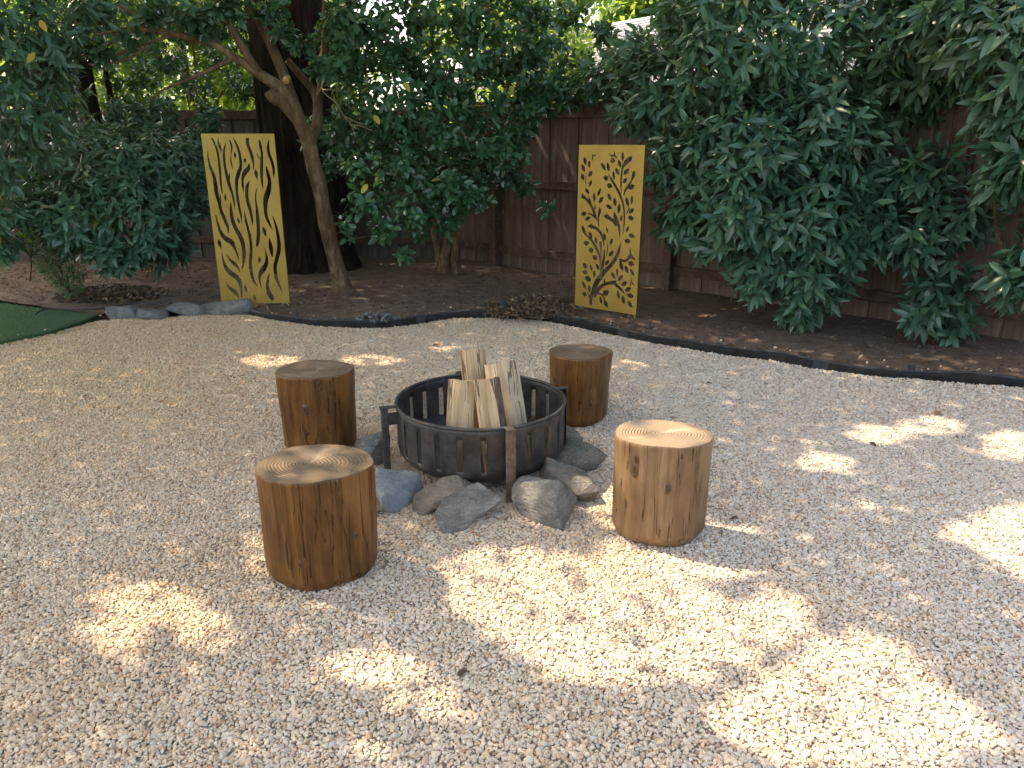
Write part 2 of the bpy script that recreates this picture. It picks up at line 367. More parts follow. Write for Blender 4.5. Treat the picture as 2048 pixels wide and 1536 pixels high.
sz_ = np.where(sy_ > soil_y(sx_), soil_z(sx_, sy_), .04)
Z = gravel_z(P[:, 0], P[:, 1]) + rng.normal(0, .0014, n)
nearb = np.clip((gravel_y(P[:, 0]) - P[:, 1]) / .12, 0, 1); Z += .010 * (1 - nearb)
V = np.vstack([np.column_stack([P, Z]), np.column_stack([sx_, sy_, sz_ + .004])]); n = len(V)
me = bpy.data.meshes.new('gravel'); me.vertices.add(n); me.vertices.foreach_set('co', V.astype(np.float32).ravel())
a = me.attributes.new('rot', 'FLOAT_VECTOR', 'POINT'); rot = np.column_stack([rng.normal(0, .45, n), rng.normal(0, .45, n), rng.uniform(0, 6.28, n)]); a.data.foreach_set('vector', rot.astype(np.float32).ravel())
base_s = np.append(base_s, np.full(stray, .014)); s = np.clip(base_s * rng.lognormal(0, .25, n), .006, .026); sc3 = np.column_stack([s * rng.uniform(1.0, 1.35, n), s * rng.uniform(.8, 1.0, n), s * rng.uniform(.55, .85, n)])
a = me.attributes.new('scl', 'FLOAT_VECTOR', 'POINT'); a.data.foreach_set('vector', sc3.astype(np.float32).ravel())
a = me.attributes.new('idx', 'INT', 'POINT'); a.data.foreach_set('value', rng.integers(0, 6, n).astype(np.int32))
gr = bpy.data.objects.new('gravel', me); COL.objects.link(gr); me.materials.append(M['pebble'])
tag(gr, 'cream and tan river pebble gravel spread over the whole patio', 'gravel', kind='stuff')
ng = bpy.data.node_groups.new('pebbles', 'GeometryNodeTree')
ng.interface.new_socket('Geometry', in_out='INPUT', socket_type='NodeSocketGeometry'); ng.interface.new_socket('Geometry', in_out='OUTPUT', socket_type='NodeSocketGeometry')
gn = ng.nodes; gi = gn.new('NodeGroupInput'); go = gn.new('NodeGroupOutput'); L = ng.links.new
g2i = gn.new('GeometryNodeGeometryToInstance')
for q in range(6):
    ico = gn.new('GeometryNodeMeshIcoSphere'); ico.inputs['Radius'].default_value = .5; ico.inputs['Subdivisions'].default_value = 3
    pos = gn.new('GeometryNodeInputPosition'); nz = gn.new('ShaderNodeTexNoise'); nz.noise_dimensions = '4D'
    nz.inputs['W'].default_value = q * 7.3; nz.inputs['Scale'].default_value = 1.5; nz.inputs['Detail'].default_value = 1.0
    L(pos.outputs[0], nz.inputs['Vector'])
    sub = gn.new('ShaderNodeVectorMath'); sub.operation = 'SUBTRACT'; sub.inputs[1].default_value = (.5, .5, .5); L(nz.outputs['Color'], sub.inputs[0])
    mul = gn.new('ShaderNodeVectorMath'); mul.operation = 'SCALE'; mul.inputs['Scale'].default_value = .75; L(sub.outputs[0], mul.inputs[0])
    sp = gn.new('GeometryNodeSetPosition'); L(ico.outputs[0], sp.inputs[0]); L(mul.outputs[0], sp.inputs['Offset'])
    sm = gn.new('GeometryNodeSetShadeSmooth'); L(sp.outputs[0], sm.inputs[0])
    ma = gn.new('GeometryNodeSetMaterial'); ma.inputs['Material'].default_value = M['pebble']; L(sm.outputs[0], ma.inputs[0])
    L(ma.outputs[0], g2i.inputs[0])
def named(nm, ty):
    x = gn.new('GeometryNodeInputNamedAttribute'); x.data_type = ty; x.inputs['Name'].default_value = nm; return next(o for o in x.outputs if o.enabled)
iop = gn.new('GeometryNodeInstanceOnPoints'); L(gi.outputs[0], iop.inputs['Points']); L(g2i.outputs[0], iop.inputs['Instance']); iop.inputs['Pick Instance'].default_value = True
L(named('idx', 'INT'), iop.inputs['Instance Index'])
e2r = gn.new('FunctionNodeEulerToRotation'); L(named('rot', 'FLOAT_VECTOR'), e2r.inputs[0]); L(e2r.outputs[0], iop.inputs['Rotation'])
L(named('scl', 'FLOAT_VECTOR'), iop.inputs['Scale']); L(iop.outputs[0], go.inputs[0])
md = gr.modifiers.new('pebbles', 'NODES'); md.node_group = ng

# ------------------------------------------------------------------ black edging strip
ed = catmull(np.column_stack([EDGE, np.zeros(len(EDGE))]), 5)
T = np.gradient(ed, axis=0); T /= np.linalg.norm(T, axis=1)[:, None]; Nn = np.column_stack([-T[:, 1], T[:, 0], 0 * T[:, 0]])
wob = .010 * Noise(9, 2.2, 3, 1)(np.arange(len(ed))[:, None] * .2)
prof = [(-.006, -.03), (-.005, .056), (-.009, .060), (-.007, .068), (0, .071), (.007, .068), (.009, .060), (.005, .056), (.006, -.03)]
V = []; Fc = []; m = len(prof)
for i in range(len(ed)):
    for ox, oz in prof: V.append(ed[i] + Nn[i] * ox + np.array([0, 0, oz + (wob[i] if oz > 0 else 0)]))
for i in range(len(ed) - 1):
    for j in range(m): Fc.append((i * m + j, i * m + (j + 1) % m, (i + 1) * m + (j + 1) % m, (i + 1) * m + j))
ee = root('landscape_edging', (0, 6.6, 0), 'black plastic landscape edging strip curving between gravel and soil', 'edging')
mk('strip', V, Fc, M['edging'], ee)
for px_, py_, h in [(1003, 636, .16), (583, 650, .13), (1255, 676, .10), (1825, 760, .095), (1600, 733, .095)]:
    c = gp(px_, py_); i = np.argmin(np.linalg.norm(ed[:, :2] - c[:2], axis=1)); c = ed[i] + Nn[i] * .012
    ax = math.atan2(T[i][1], T[i][0]); v = np.array(box_v((0, 0, h / 2 - .02), (.042, .010, h + .04)))
    v = np.column_stack([v[:, 0] * math.cos(ax) - v[:, 1] * math.sin(ax), v[:, 0] * math.sin(ax) + v[:, 1] * math.cos(ax), v[:, 2]]) + c
    mk('stake', v, BOXF, M['edging'], ee, False)

for px_, py_ in [(1650, 739), (1240, 671), (840, 647)]:                 # sleeves where two lengths join
    c = gp(px_, py_); i = np.argmin(np.linalg.norm(ed[:, :2] - c[:2], axis=1)); v = []
    for q in (-.05, .05):
        for ox, oz in prof: v.append(ed[i] + T[i] * q + Nn[i] * ox * 1.35 + np.array([0, 0, oz * 1.05 + .001 + (wob[i] if oz > 0 else 0)]))
    mk('joint_sleeve', v, [(j, (j + 1) % m, m + (j + 1) % m, m + j) for j in range(m)] + [tuple(range(m - 1, -1, -1)), tuple(range(m, 2 * m))], M['edging'], ee, False)
# ------------------------------------------------------------------ fences
def fence(name, A, B, pitch, bw, top, label, mat, railmat, posts, rails, ground, jitter=.008):
    A = np.array([*A, 0.]); B = np.array([*B, 0.]); d = B - A; Ln = np.linalg.norm(d); d /= Ln; nrm = np.array([d[1], -d[0], 0]) 
    if nrm[1] > 0: nrm = -nrm                                     # towards the yard
    fr = root(name, (A + B) / 2, label, 'fence'); ang = math.atan2(d[1], d[0]); Rz = Matrix.Rotation(ang, 4, 'Z')
    vari = []
    for q in range(4):
        H = top - ground; me = mesh_data('board', box_v((0, 0, H / 2), (bw, .019, H)), BOXF, mat, False); bevel_mesh(me, .003); vari.append(me)
    nb = int(Ln / pitch)
    for i in range(nb):
        c = A + d * (i + .5) * pitch + nrm * (random.uniform(-.002, .002) + (jitter if i % 2 else -jitter))
        Mx = Matrix.Translation(Vector(c) + Vector((0, 0, ground + random.uniform(-.01, .012)))) @ Rz @ Matrix.Rotation(random.uniform(-.0012, .0012), 4, 'Y')
        put('board', vari[i % 4], fr, Mx)
    for z, hgt, th, off in rails:
        v = np.array(box_v((0, 0, 0), (Ln, th, hgt))); me = mesh_data('rail', v, BOXF, railmat, False); bevel_mesh(me, .004)
        put('rail', me, fr, Matrix.Translation(Vector((A + B) / 2 + nrm * off) + Vector((0, 0, z))) @ Rz)
    pm = mesh_data('post', box_v((0, 0, (top - .06) / 2), (.095, .095, top - .06)), BOXF, railmat, False); bevel_mesh(pm, .006)
    for s in posts:
        put('post', pm, fr, Matrix.Translation(Vector(A + d * s + nrm * .085)) @ Rz)
    return fr
def FR(x): return (x, 9.1 - .92 * x)
fence('board_fence', FR(-.75), FR(6.6), .200, .203, 1.93, 'dark reddish brown vertical board fence behind the right hand hedge', M['fence'], M['fence_rail'],
      [(.6 + 2.44 * i / 1.0 * 1.0) + .215 for i in range(4)], [(.27, .09, .04, .038), (1.05, .09, .04, .038), (1.83, .14, .03, .033), (1.955, .03, .11, .02)], .04)
fence('weathered_fence', (-10.5, 10.05), (-.78, 9.83), .145, .150, 1.90, 'weathered grey board fence behind the left hand bushes', M['fence_grey'], M['fence_rail'],
      [.8 + 2.44 * i for i in range(4)], [(.30, .09, .04, .038), (1.06, .09, .04, .038), (1.84, .11, .03, .033)], .03)

# ------------------------------------------------------------------ neighbour's house beyond the fence
hd = np.array([.607, -.794, 0]); hn = np.array([-.794, -.607, 0]); hA = np.array([-.6, 34.8, 0]); HL = 24.0
hs = root('neighbour_house', hA + hd * HL / 2, 'pale sided house with a light grey shingle roof beyond the fence', 'house')
def hp(s, o, z): return hA + hd * s + hn * o + np.array([0, 0, z])
k = NT('house_siding'); k.base(k.ramp(k.noise(k.coord((1, 1, 14)), 3, 2), [(.4, (.42,.42,.40)), (.6, (.50,.50,.48))]), .7); M['siding'] = k.m
k = NT('roof_shingle'); k.base(k.ramp(k.noise(k.coord((3, 3, 3)), 6, 6, .7), [(.35, (.13,.125,.13)), (.7, (.24,.235,.235))]), .9); M['shingle'] = k.m
k = NT('window_glass'); k.base((.03,.035,.04), .08); M['glass'] = k.m
k = NT('white_trim'); k.base((.7,.7,.68), .5); M['trim'] = k.m
def prism8(s0, s1, o0, o1, z0, z1): return [hp(s, o, z) for s in (s0, s1) for o in (o0, o1) for z in (z0, z1)]
mk('wall', [hp(s, o, z) for s, o, z in [(0,4,0),(HL,4,0),(HL,4,3.2),(0,4,3.2),(0,-4,0),(HL,-4,0),(HL,-4,3.2),(0,-4,3.2),(0,0,5.5),(HL,0,5.5)]],
   [(0,1,2,3),(5,4,7,6),(4,0,3,8,7),(1,5,6,9,2)], M['siding'], hs, False)
V = []; Fc = []
for side in (1, -1):
    for c in range(24):
        a0, a1 = c / 24, (c + 1) / 24 + .004; o0, o1 = 4.5 * (1 - a0) * side, 4.5 * (1 - a1) * side; z0, z1 = 2.95 + 2.62 * a0 + .045, 2.95 + 2.62 * a1
        b = len(V); V += [hp(-.4, o0, z0), hp(HL + .4, o0, z0), hp(HL + .4, o1, z1), hp(-.4, o1, z1), hp(-.4, o0, z0 - .05), hp(HL + .4, o0, z0 - .05)]
        Fc += [(b, b+1, b+2, b+3), (b+4, b+5, b+1, b)]
rf = mk('roof', V, Fc, M['shingle'], hs, False)
mk('ridge_cap', [hp(s, o, z) for s in (-.45, HL + .45) for o, z in ((-.14, 5.53), (0, 5.62), (.14, 5.53))], [(0, 3, 4, 1), (1, 4, 5, 2)], M['trim'], rf, False)
mk('gutter', prism8(-.4, HL + .4, 4.5, 4.62, 2.86, 3.0), BOXF, M['trim'], hs, False)
for s in (4, 8, 13, 16.5, 20, 22.5):
    wd = mk('window', prism8(s - .6, s + .6, 4.0, 4.06, 1.1, 2.5), BOXF, M['trim'], hs, False)
    for t in (-.29, .29): mk('pane', prism8(s + t - .25, s + t + .25, 4.05, 4.075, 1.18, 2.42), BOXF, M['glass'], wd, False)
# ------------------------------------------------------------------ log stools
def stool(c, a, b, h, seed, label, tilt=(0, 0), pale=False, knots=(), lobes=.03, taper=0.0, phase=0.0):
    t = root('log_stool', (c[0], c[1], -.012), label, 'stool', 'log stools round the fire pit')
    nA = 128; th = np.linspace(0, 2 * math.pi, nA, endpoint=False); nz = Noise(seed, 3.2, 3); nz2 = Noise(seed + 50, 11, 3)
    r0 = 1 / np.sqrt((np.cos(th) / a) ** 2 + (np.sin(th) / b) ** 2)
    r0 *= 1 + lobes * np.sin(2 * th + phase) + lobes * .8 * np.sin(3 * th + phase * 2.1) + lobes * .5 * np.sin(5 * th + seed)
    def ringpts(z, k=1.0):
        P = np.column_stack([np.cos(th), np.sin(th), np.full(nA, z * .35 / .1 * .1)])
        f = 1 + .034 * nz(P * [1.3, 1.3, 5]) + .006 * nz2(np.column_stack([np.cos(th) * 1.5, np.sin(th) * 1.5, np.full(nA, z * .8)]))
        r = r0 * f * (1 + taper * (z / h - .5))
        for kth, kz, kr, kd in knots:
            d = np.hypot(np.angle(np.exp(1j * (th - kth))) * .19, (z - kz) * .75) / kr; r = r + kd * np.exp(-d * d)
        return r * k
    zs = [0.0, .007, .018, .031, .045]; ks = [.76, .85, .915, .962, .99]
    prof = list(zip(zs, ks)) + [(z, 1.0) for z in np.linspace(.05, h - .010, 40)] + [(h - .004, .994), (h, .982)]
    tx, ty = tilt; V = []
    def lift(x, y, z): return z + (x * tx + y * ty) * (z / h) ** 2
    for z, k in prof:
        r = ringpts(z, k); x, y = r * np.cos(th), r * np.sin(th); V.append(np.column_stack([x, y, lift(x, y, np.full(nA, z))]))
    V = np.vstack(V); Fc = [(i * nA + j, i * nA + (j + 1) % nA, (i + 1) * nA + (j + 1) % nA, (i + 1) * nA + j) for i in range(len(prof) - 1) for j in range(nA)]
    Fc.append(tuple(range(nA - 1, -1, -1))); off = np.array([c[0], c[1], -.012])
    mk('trunk', V + off, Fc, M['stump_pale' if pale else 'stump'], t)
    # sawn top with raised growth rings round an off-centre pith
    nR = 110; rt = ringpts(h, .982); px_, py_ = rt * np.cos(th), rt * np.sin(th); cx, cy = .02 * math.cos(seed), .02 * math.sin(seed)
    W = []; A = []; wr = Noise(seed + 9, 2.0, 3); fine = Noise(seed + 19, 60, 3)
    for i in range(nR):
        q = (i / (nR - 1)); x, y = cx * (1 - q) + px_ * q, cy * (1 - q) + py_ * q
        ph = q * 15.5 + .28 * wr(np.column_stack([np.cos(th), np.sin(th), np.full(nA, q * 1.5)])) + .06 * fine(np.column_stack([x, y, x * 0]))
        amp = (1 - .75 * np.clip((q - .80) / .1, 0, 1)) * (.75 + .25 * np.sin(th * 2 + seed)); g = np.abs(np.sin(math.pi * ph)) ** .6
        z = h + .0004 + .0038 * (g - 1) * amp * (1 if i < nR - 1 else 0) - .004 * (1 - q) ** 2
        W.append(np.column_stack([x, y, lift(x, y, z)])); A.append(np.clip(g * amp + (1 - amp) * .75, 0, 1))
    W = np.vstack(W); A = np.concatenate(A)
    Fc = [(i * nA + j, i * nA + (j + 1) % nA, (i + 1) * nA + (j + 1) % nA, (i + 1) * nA + j) for i in range(nR - 1) for j in range(nA)]
    mk('sawn_top', W + off, Fc, M['rings_pale' if pale else 'rings'], t, attrs={'rnd': A})
    for kth, kz, kr, kd in knots:                                  # knots: an almond swirl with a dark heart
        K = []; KA = []; nA2, nR2 = 28, 10
        for i in range(nR2):
            q = i / (nR2 - 1)
            for j in range(nA2):
                f = j / nA2 * 2 * math.pi; v = math.sin(f) * q * kr * .95; u = math.cos(f) * q * kr * (.42 + .12 * math.sin(f + seed))
                z_ = kz + v; a_ = kth + u / .18; rr_ = float(np.interp(a_ % (2 * math.pi), np.append(th, 2 * math.pi), np.append(ringpts(z_), ringpts(z_)[0])))
                rr_ += .0012 + .0035 * math.sin(math.pi * q) - (.006 if q < .25 else 0) - (.0022 if q > .97 else 0)
                K.append(off + np.array([rr_ * math.cos(a_), rr_ * math.sin(a_), z_ + (rr_ * math.cos(a_) * tx + rr_ * math.sin(a_) * ty) * (z_ / h) ** 2])); KA.append(.05 if q < .3 else .35 + .5 * q + .25 * math.sin(q * 22 + math.sin(f) * 2))
        Fk = [(i * nA2 + j, i * nA2 + (j + 1) % nA2, (i + 1) * nA2 + (j + 1) % nA2, (i + 1) * nA2 + j) for i in range(nR2 - 1) for j in range(nA2)]
        mk('knot', K, Fk, M['knot'], t, attrs={'rnd': np.clip(KA, 0, 1)})
    return t
hp2 = math.pi / 2
stool((-.700, 2.405), .195, .170, .437, 3, 'large brown log stool nearest the camera on the left', knots=[(-.55, .20, .018, -.003), (-1.75, .13, .016, -.002), (2.8, .33, .05, .010)], lobes=.035, phase=.6, taper=.05)
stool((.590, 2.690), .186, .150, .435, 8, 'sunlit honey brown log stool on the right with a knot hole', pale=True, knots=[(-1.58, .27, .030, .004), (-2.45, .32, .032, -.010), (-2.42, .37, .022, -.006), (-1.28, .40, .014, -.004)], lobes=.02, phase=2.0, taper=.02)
stool((-.990, 3.560), .182, .165, .435, 12, 'brown log stool standing behind the left front one', knots=[(-1.7, .27, .034, .005), (-1.25, .40, .018, -.005)], lobes=.025, phase=1.2, taper=.06)
stool((.384, 4.010), .170, .190, .402, 21, 'dark brown log stool behind the fire pit on the right', tilt=(0, -.04), knots=[(-2.6, .26, .022, -.004), (-1.3, .15, .02, .002)], lobes=.02, phase=.2, taper=.07)

# ------------------------------------------------------------------ fire pit
PC = np.array([-.150, 3.360, 0]); PR = .402; RIM = .332
fp = root('fire_pit', (PC[0], PC[1], 0), 'round sooty black steel fire pit with slotted sides and angle iron legs', 'fire pit')
LEGS = [R(-71), R(-163), R(107), R(22)]; seg = 360
slot_c = [R(-71) + R(15) * i for i in range(24)]
slot_c = [s for s in slot_c if all(abs(math.atan2(math.sin(s - l), math.cos(s - l))) > R(8) for l in LEGS)]
rows = [RIM, .308, .282, .13, .105, .085, .066, .050, .038, .030]; rad = [PR, PR, PR, PR, PR * .985, PR * .95, PR * .89, PR * .80, PR * .68, PR * .55]
V = []; th = np.arange(seg) * 2 * math.pi / seg
for z, r in zip(rows, rad): V.append(np.column_stack([PC[0] + r * np.cos(th), PC[1] + r * np.sin(th), np.full(seg, z)]))
V.append(np.array([[PC[0], PC[1], .026]])); V = np.vstack(V); Fc = []
inslot = np.zeros(seg, bool)
for s in slot_c: inslot |= np.abs(np.angle(np.exp(1j * (th + math.pi / seg - s)))) < .034
for i in range(len(rows) - 1):
    for j in range(seg):
        if i == 2 and inslot[j]: continue
        Fc.append((i * seg + j, (i + 1) * seg + j, (i + 1) * seg + (j + 1) % seg, i * seg + (j + 1) % seg))
for j in range(seg): Fc.append(((len(rows) - 1) * seg + j, len(V) - 1, (len(rows) - 1) * seg + (j + 1) % seg))
bowl = mk('bowl', V, Fc, M['steel'], fp)
md = bowl.modifiers.new('thick', 'SOLIDIFY'); md.thickness = .004; md.offset = 0
aa = np.linspace(0, 2 * math.pi, 145)[:-1]; maj = np.column_stack([PC[0] + (PR + .001) * np.cos(aa), PC[1] + (PR + .001) * np.sin(aa), np.full(144, RIM)])
V = []; Fc = []
for i, p in enumerate(maj):
    d = np.array([math.cos(aa[i]), math.sin(aa[i]), 0])
    for f in np.linspace(0, 2 * math.pi, 10, endpoint=False): V.append(p + d * .0085 * math.cos(f) + np.array([0, 0, .0085 * math.sin(f)]))
for i in range(144):
    for j in range(10): Fc.append((i * 10 + j, ((i + 1) % 144) * 10 + j, ((i + 1) % 144) * 10 + (j + 1) % 10, i * 10 + (j + 1) % 10))
mk('rim', V, Fc, M['steel'], fp)
# base ring under the bowl
bt = [(.19, .034), (.205, .034), (.21, -.02), (.195, -.02)]; V = []; Fc = []
for a in np.linspace(0, 2 * math.pi, 64, endpoint=False):
    for r, z in bt: V.append(PC + np.array([r * math.cos(a), r * math.sin(a), z]))
for i in range(64):
    for j in range(4): Fc.append((i * 4 + j, ((i + 1) % 64) * 4 + j, ((i + 1) % 64) * 4 + (j + 1) % 4, i * 4 + (j + 1) % 4))
mk('base_ring', V, Fc, M['rust'], fp)
# expanded mesh in each slot: crossing strands, one mesh shared by all slots
parts = []; Wd, Ht, pt = .030, .156, .0115
for sgn in (1, -1):
    for c in np.arange(-Ht - Wd, Ht + Wd, pt):
        p0 = None; u = np.linspace(-Wd / 2, Wd / 2, 25); z = c + sgn * 1.9 * u; okk = np.abs(z) < Ht / 2
        if okk.sum() < 3: continue
        u, z = u[okk], z[okk]; a, b = np.array([0, u[0], z[0]]), np.array([0, u[-1], z[-1]]); d = (b - a) / np.linalg.norm(b - a); e = np.array([0, -d[2], d[1]]) * .0006; f = np.array([.0006, 0, 0])
        parts.append(([a - e - f, a + e - f, a + e + f, a - e + f, b - e - f, b + e - f, b + e + f, b - e + f], [(0, 1, 5, 4), (1, 2, 6, 5), (2, 3, 7, 6), (3, 0, 4, 7)]))
mv, mf = merge(parts); sm = mesh_data('spark_mesh', mv, mf, M['steel'], False)
for s in slot_c:
    put('spark_mesh', sm, bowl, Matrix.Translation((PC[0] + (PR - .003) * math.cos(s), PC[1] + (PR - .003) * math.sin(s), (.282 + .13) / 2)) @ Matrix.Rotation(s, 4, 'Z'))
# angle iron legs with a bracket to the rim
for l, out, mt in zip(LEGS, (.045, .072, .045, .045), ('rust', 'steel', 'steel', 'steel')):
    Rz = Matrix.Rotation(l, 4, 'Z'); o = Vector((PC[0] + (PR + out) * math.cos(l), PC[1] + (PR + out) * math.sin(l), 0))
    prof = [(0, -.024), (.004, -.024), (.004, .020), (-.026, .020), (-.026, .024), (0, .024)]
    v = [(x, y, z) for z in (-.03, .335) for x, y in prof]; n = 6
    f = [(j, (j + 1) % n, n + (j + 1) % n, n + j) for j in range(n)] + [tuple(range(n - 1, -1, -1)), tuple(range(n, 2 * n))]
    lg = put('leg', bevel_mesh(mesh_data('leg', v, f, M[mt], False), .0012), fp, Matrix.Translation(o) @ Rz)
    v2 = box_v((-out / 2 + .004, 0, .337), (out + .012, .036, .005)); w2 = put('bracket', bevel_mesh(mesh_data('bracket', v2, BOXF, M['steel'], False), .001), lg, Matrix.Translation(o) @ Rz)
    v3 = box_v((-out / 2, .016, .285), (out, .004, .06)); put('web_plate', mesh_data('web_plate', v3, BOXF, M['steel'], False), lg, Matrix.Translation(o) @ Rz)

# ------------------------------------------------------------------ split firewood standing in the pit
def firewood(top, bot, prof, roll, label, mat, bark=None, seed=1):
    top, bot = np.array(top, float), np.array(bot, float); d = top - bot; Ln = np.linalg.norm(d); d /= Ln
    ex = np.array([math.cos(roll), math.sin(roll), 0]); ex -= d * (ex @ d); ex /= np.linalg.norm(ex); ey = np.cross(d, ex)
    t = root('firewood', bot, label, 'firewood', 'split logs stacked in the fire pit')
    nS = 30; nz = Noise(seed, 8, 3); nz2 = Noise(seed + 3, 45, 3); P = []
    pr = np.array(prof, float); q = []                              # densify the cross section
    for i in range(len(pr)):
        for s in np.linspace(0, 1, 7, endpoint=False): q.append(pr[i] * (1 - s) + pr[(i + 1) % len(pr)] * s)
    q = np.array(q) * 1.17; m = len(q); per = len(q) // len(pr)
    for i in range(nS):
        s = i / (nS - 1)
        for j, (x, y) in enumerate(q):
            k = 1 + .05 * float(nz(np.array([x * 9, y * 9, s * .5]))) ; e = .0022 * float(nz2(np.array([x * 2.2, y * 2.2, s * .10])))
            r = math.hypot(x, y); P.append(bot + d * (s * Ln + (0 if 0 < i < nS - 1 else e * 2)) + ex * (x * k + x / r * e) + ey * (y * k + y / r * e))
    P = np.array(P); side = [(i * m + j, i * m + (j + 1) % m, (i + 1) * m + (j + 1) % m, (i + 1) * m + j) for i in range(nS - 1) for j in range(m)]
    bset = set()
    if bark is not None:
        bset = {j for j in range(m) if j // per in bark}
    wood = [f for f in side if (f[0] % m) not in bset]; bk = [f for f in side if (f[0] % m) in bset]
    Rm = Matrix((ex, ey, d)).transposed().to_4x4(); Rm.translation = Vector(bot); inv = np.array(Rm.inverted())
    loc = P @ inv[:3, :3].T + inv[:3, 3]
    caps = [tuple(range(m - 1, -1, -1)), tuple(range((nS - 1) * m, nS * m))]
    def sub(fs):
        ids = sorted({i for f in fs for i in f}); mp = {a: b for b, a in enumerate(ids)}; return loc[ids], [tuple(mp[i] for i in f) for f in fs]
    for nm, fs, mt in (('split_side', wood, mat), ('bark', bk, M['bark_strip']), ('end_grain', [caps[1]], M['cutwood'] if mat is M['split'] else mat), ('end_grain', [caps[0]], M['cutwood'])):
        if fs:
            v, f = sub(fs); put(nm, mesh_data(nm, v, f, mt, nm != 'end_grain'), t, Rm)
    return t
firewood((-.222, 3.235, .468), (-.245, 3.10, .05), [(-.055, -.035), (-.005, -.048), (.052, -.036), (.045, .04), (-.02, .06), (-.05, .03)], 0, 'pale split log standing at the front left of the pit', M['split'], seed=4)
firewood((-.118, 3.205, .482), (-.055, 3.07, .05), [(-.052, -.035), (.030, -.048), (.055, -.010), (.04, .045), (-.03, .05)], 0, 'pale split log with a dark bark edge in the middle', M['split'], bark=(1,), seed=9)
firewood((-.050, 3.40, .500), (.02, 3.20, .05), [(-.07, -.01), (.012, -.05), (.066, -.04), (.062, .03), (.0, .065), (-.06, .04)], 0, 'greyish split log leaning at the right of the wood stack', M['split_grey'], bark=(4,), seed=13)
firewood((-.196, 3.52, .530), (-.15, 3.34, .06), [(-.058, -.02), (-.03, -.05), (.035, -.042), (.058, .01), (.03, .05), (-.04, .045)], .2, 'short split log poking up at the back of the wood stack', M['split'], bark=(4,), seed=17)

# ------------------------------------------------------------------ stones
def rock(c, size, rz, label, mat, seed, tilt=(0, 0), pts=16, group='stones laid round the fire pit', sink=.27, flat=.0):
    r = np.random.default_rng(seed); bm = bmesh.new()
    for i in range(pts):
        v = r.normal(size=3); v /= np.linalg.norm(v); v = np.sign(v) * np.abs(v) ** .62; bm.verts.new(v * .5 * r.uniform(.86, 1.12))
    g = bmesh.ops.convex_hull(bm, input=bm.verts)
    bmesh.ops.delete(bm, geom=list({x for x in g['geom_interior'] + g['geom_unused'] if isinstance(x, bmesh.types.BMVert)}), context='VERTS')
    for v in bm.verts: v.co = Vector((v.co.x * size[0], v.co.y * size[1], v.co.z * size[2]))
    bmesh.ops.bevel(bm, geom=bm.edges, offset=min(size) * .045, segments=1, affect='EDGES', clamp_overlap=True)
    bmesh.ops.triangulate(bm, faces=bm.faces)
    for it in range(3):
        el = [e for e in bm.edges if e.calc_length() > max(size) * (.16 if it < 2 else .085)]
        if el: bmesh.ops.subdivide_edges(bm, edges=el, cuts=1)
        bmesh.ops.triangulate(bm, faces=bm.faces)
    bm.normal_update(); nz = Noise(seed, 26, 4); nz2 = Noise(seed + 1, 90, 2)
    co_ = np.array([v.co for v in bm.verts]); dz = .0048 * nz(co_) + .0016 * nz2(co_ * [1, 1, 2])
    for v, q in zip(bm.verts, dz): v.co += v.normal * float(q)
    me = bpy.data.meshes.new('stone'); bm.to_mesh(me); bm.free(); me.materials.append(mat)
    me.polygons.foreach_set('use_smooth', np.ones(len(me.polygons), dtype=bool))
    me.set_sharp_from_angle(angle=R(21)); me.transform(Matrix.Rotation(rz, 4, 'Z') @ Matrix.Rotation(tilt[0], 4, 'X') @ Matrix.Rotation(tilt[1], 4, 'Y'))
    zmin = min(v.co.z for v in me.vertices)
    o = bpy.data.objects.new('stone', me); COL.objects.link(o); o.location = (c[0], c[1], -zmin - size[2] * sink + (c[2] if len(c) > 2 else 0))
    return tag(o, label, 'stone', group)
rock((-.470, 2.945), (.325, .270, .235), .3, 'big blue grey angular stone at the left front of the fire pit', M['rock_blue'], 5, (.2, .25), 12)
rock((-.295, 2.930), (.345, .190, .100), .45, 'flat brown grey stone between the blue stone and the pale one', M['rock_brown'], 11, (.25, -.25), 13)
rock((-.195, 2.795), (.345, .205, .120), .75, 'pale grey stone lying slantwise, nearest the camera of the ring', M['rock_grey'], 23, (.3, -.2), 12)
rock((.125, 2.840), (.300, .285, .180), -.4, 'big grey schist stone to the right of the front pit leg', M['rock_grey'], 31, (.3, -.2), 12)
rock((.240, 3.020), (.215, .280, .185), .5, 'rounded brown stone behind the big grey schist stone', M['rock_brown'], 44, (.35, .2), 16)
rock((.310, 3.330), (.290, .225, .160), .2, 'dark brown pointed stone right of the fire pit bowl', M['rock_dark'], 52, (-.2, -.2), 12)
rock((.270, 3.600), (.190, .170, .160), 1.1, 'small dark stone half hidden behind the right side of the bowl', M['rock_dark'], 61, (.2, .2), 14)
rock((-.655, 3.330), (.150, .090, .270), .2, 'upright dark slate slab beside the left pit leg', M['slate'], 72, (.05, -.06), 14, sink=.12)
rock((-.600, 2.860), (.140, .130, .075), .2, 'small brown stone tucked under the big blue stone', M['rock_brown'], 83, (0, .1), 14)
for (px_, py_, w_, h_, rz, sd_, lb) in [(240, 641, .33, .17, .05, 91, 'dark flat edge stone beside the turf corner'), (299, 641, .30, .14, -.05, 92, 'flat grey edge stone, second from the turf'), (368, 636, .38, .17, .1, 93, 'pale rounded edge stone, third from the turf'), (452, 633, .50, .20, .08, 94, 'long pale edge stone in front of the wavy gold panel')]:
    p = gp(px_, py_); rock((p[0], p[1] + .07, 0), (w_, .22, h_), rz, lb, M['slate'], sd_, (-.2, .04), 16, 'edge stones beside the turf', .28)

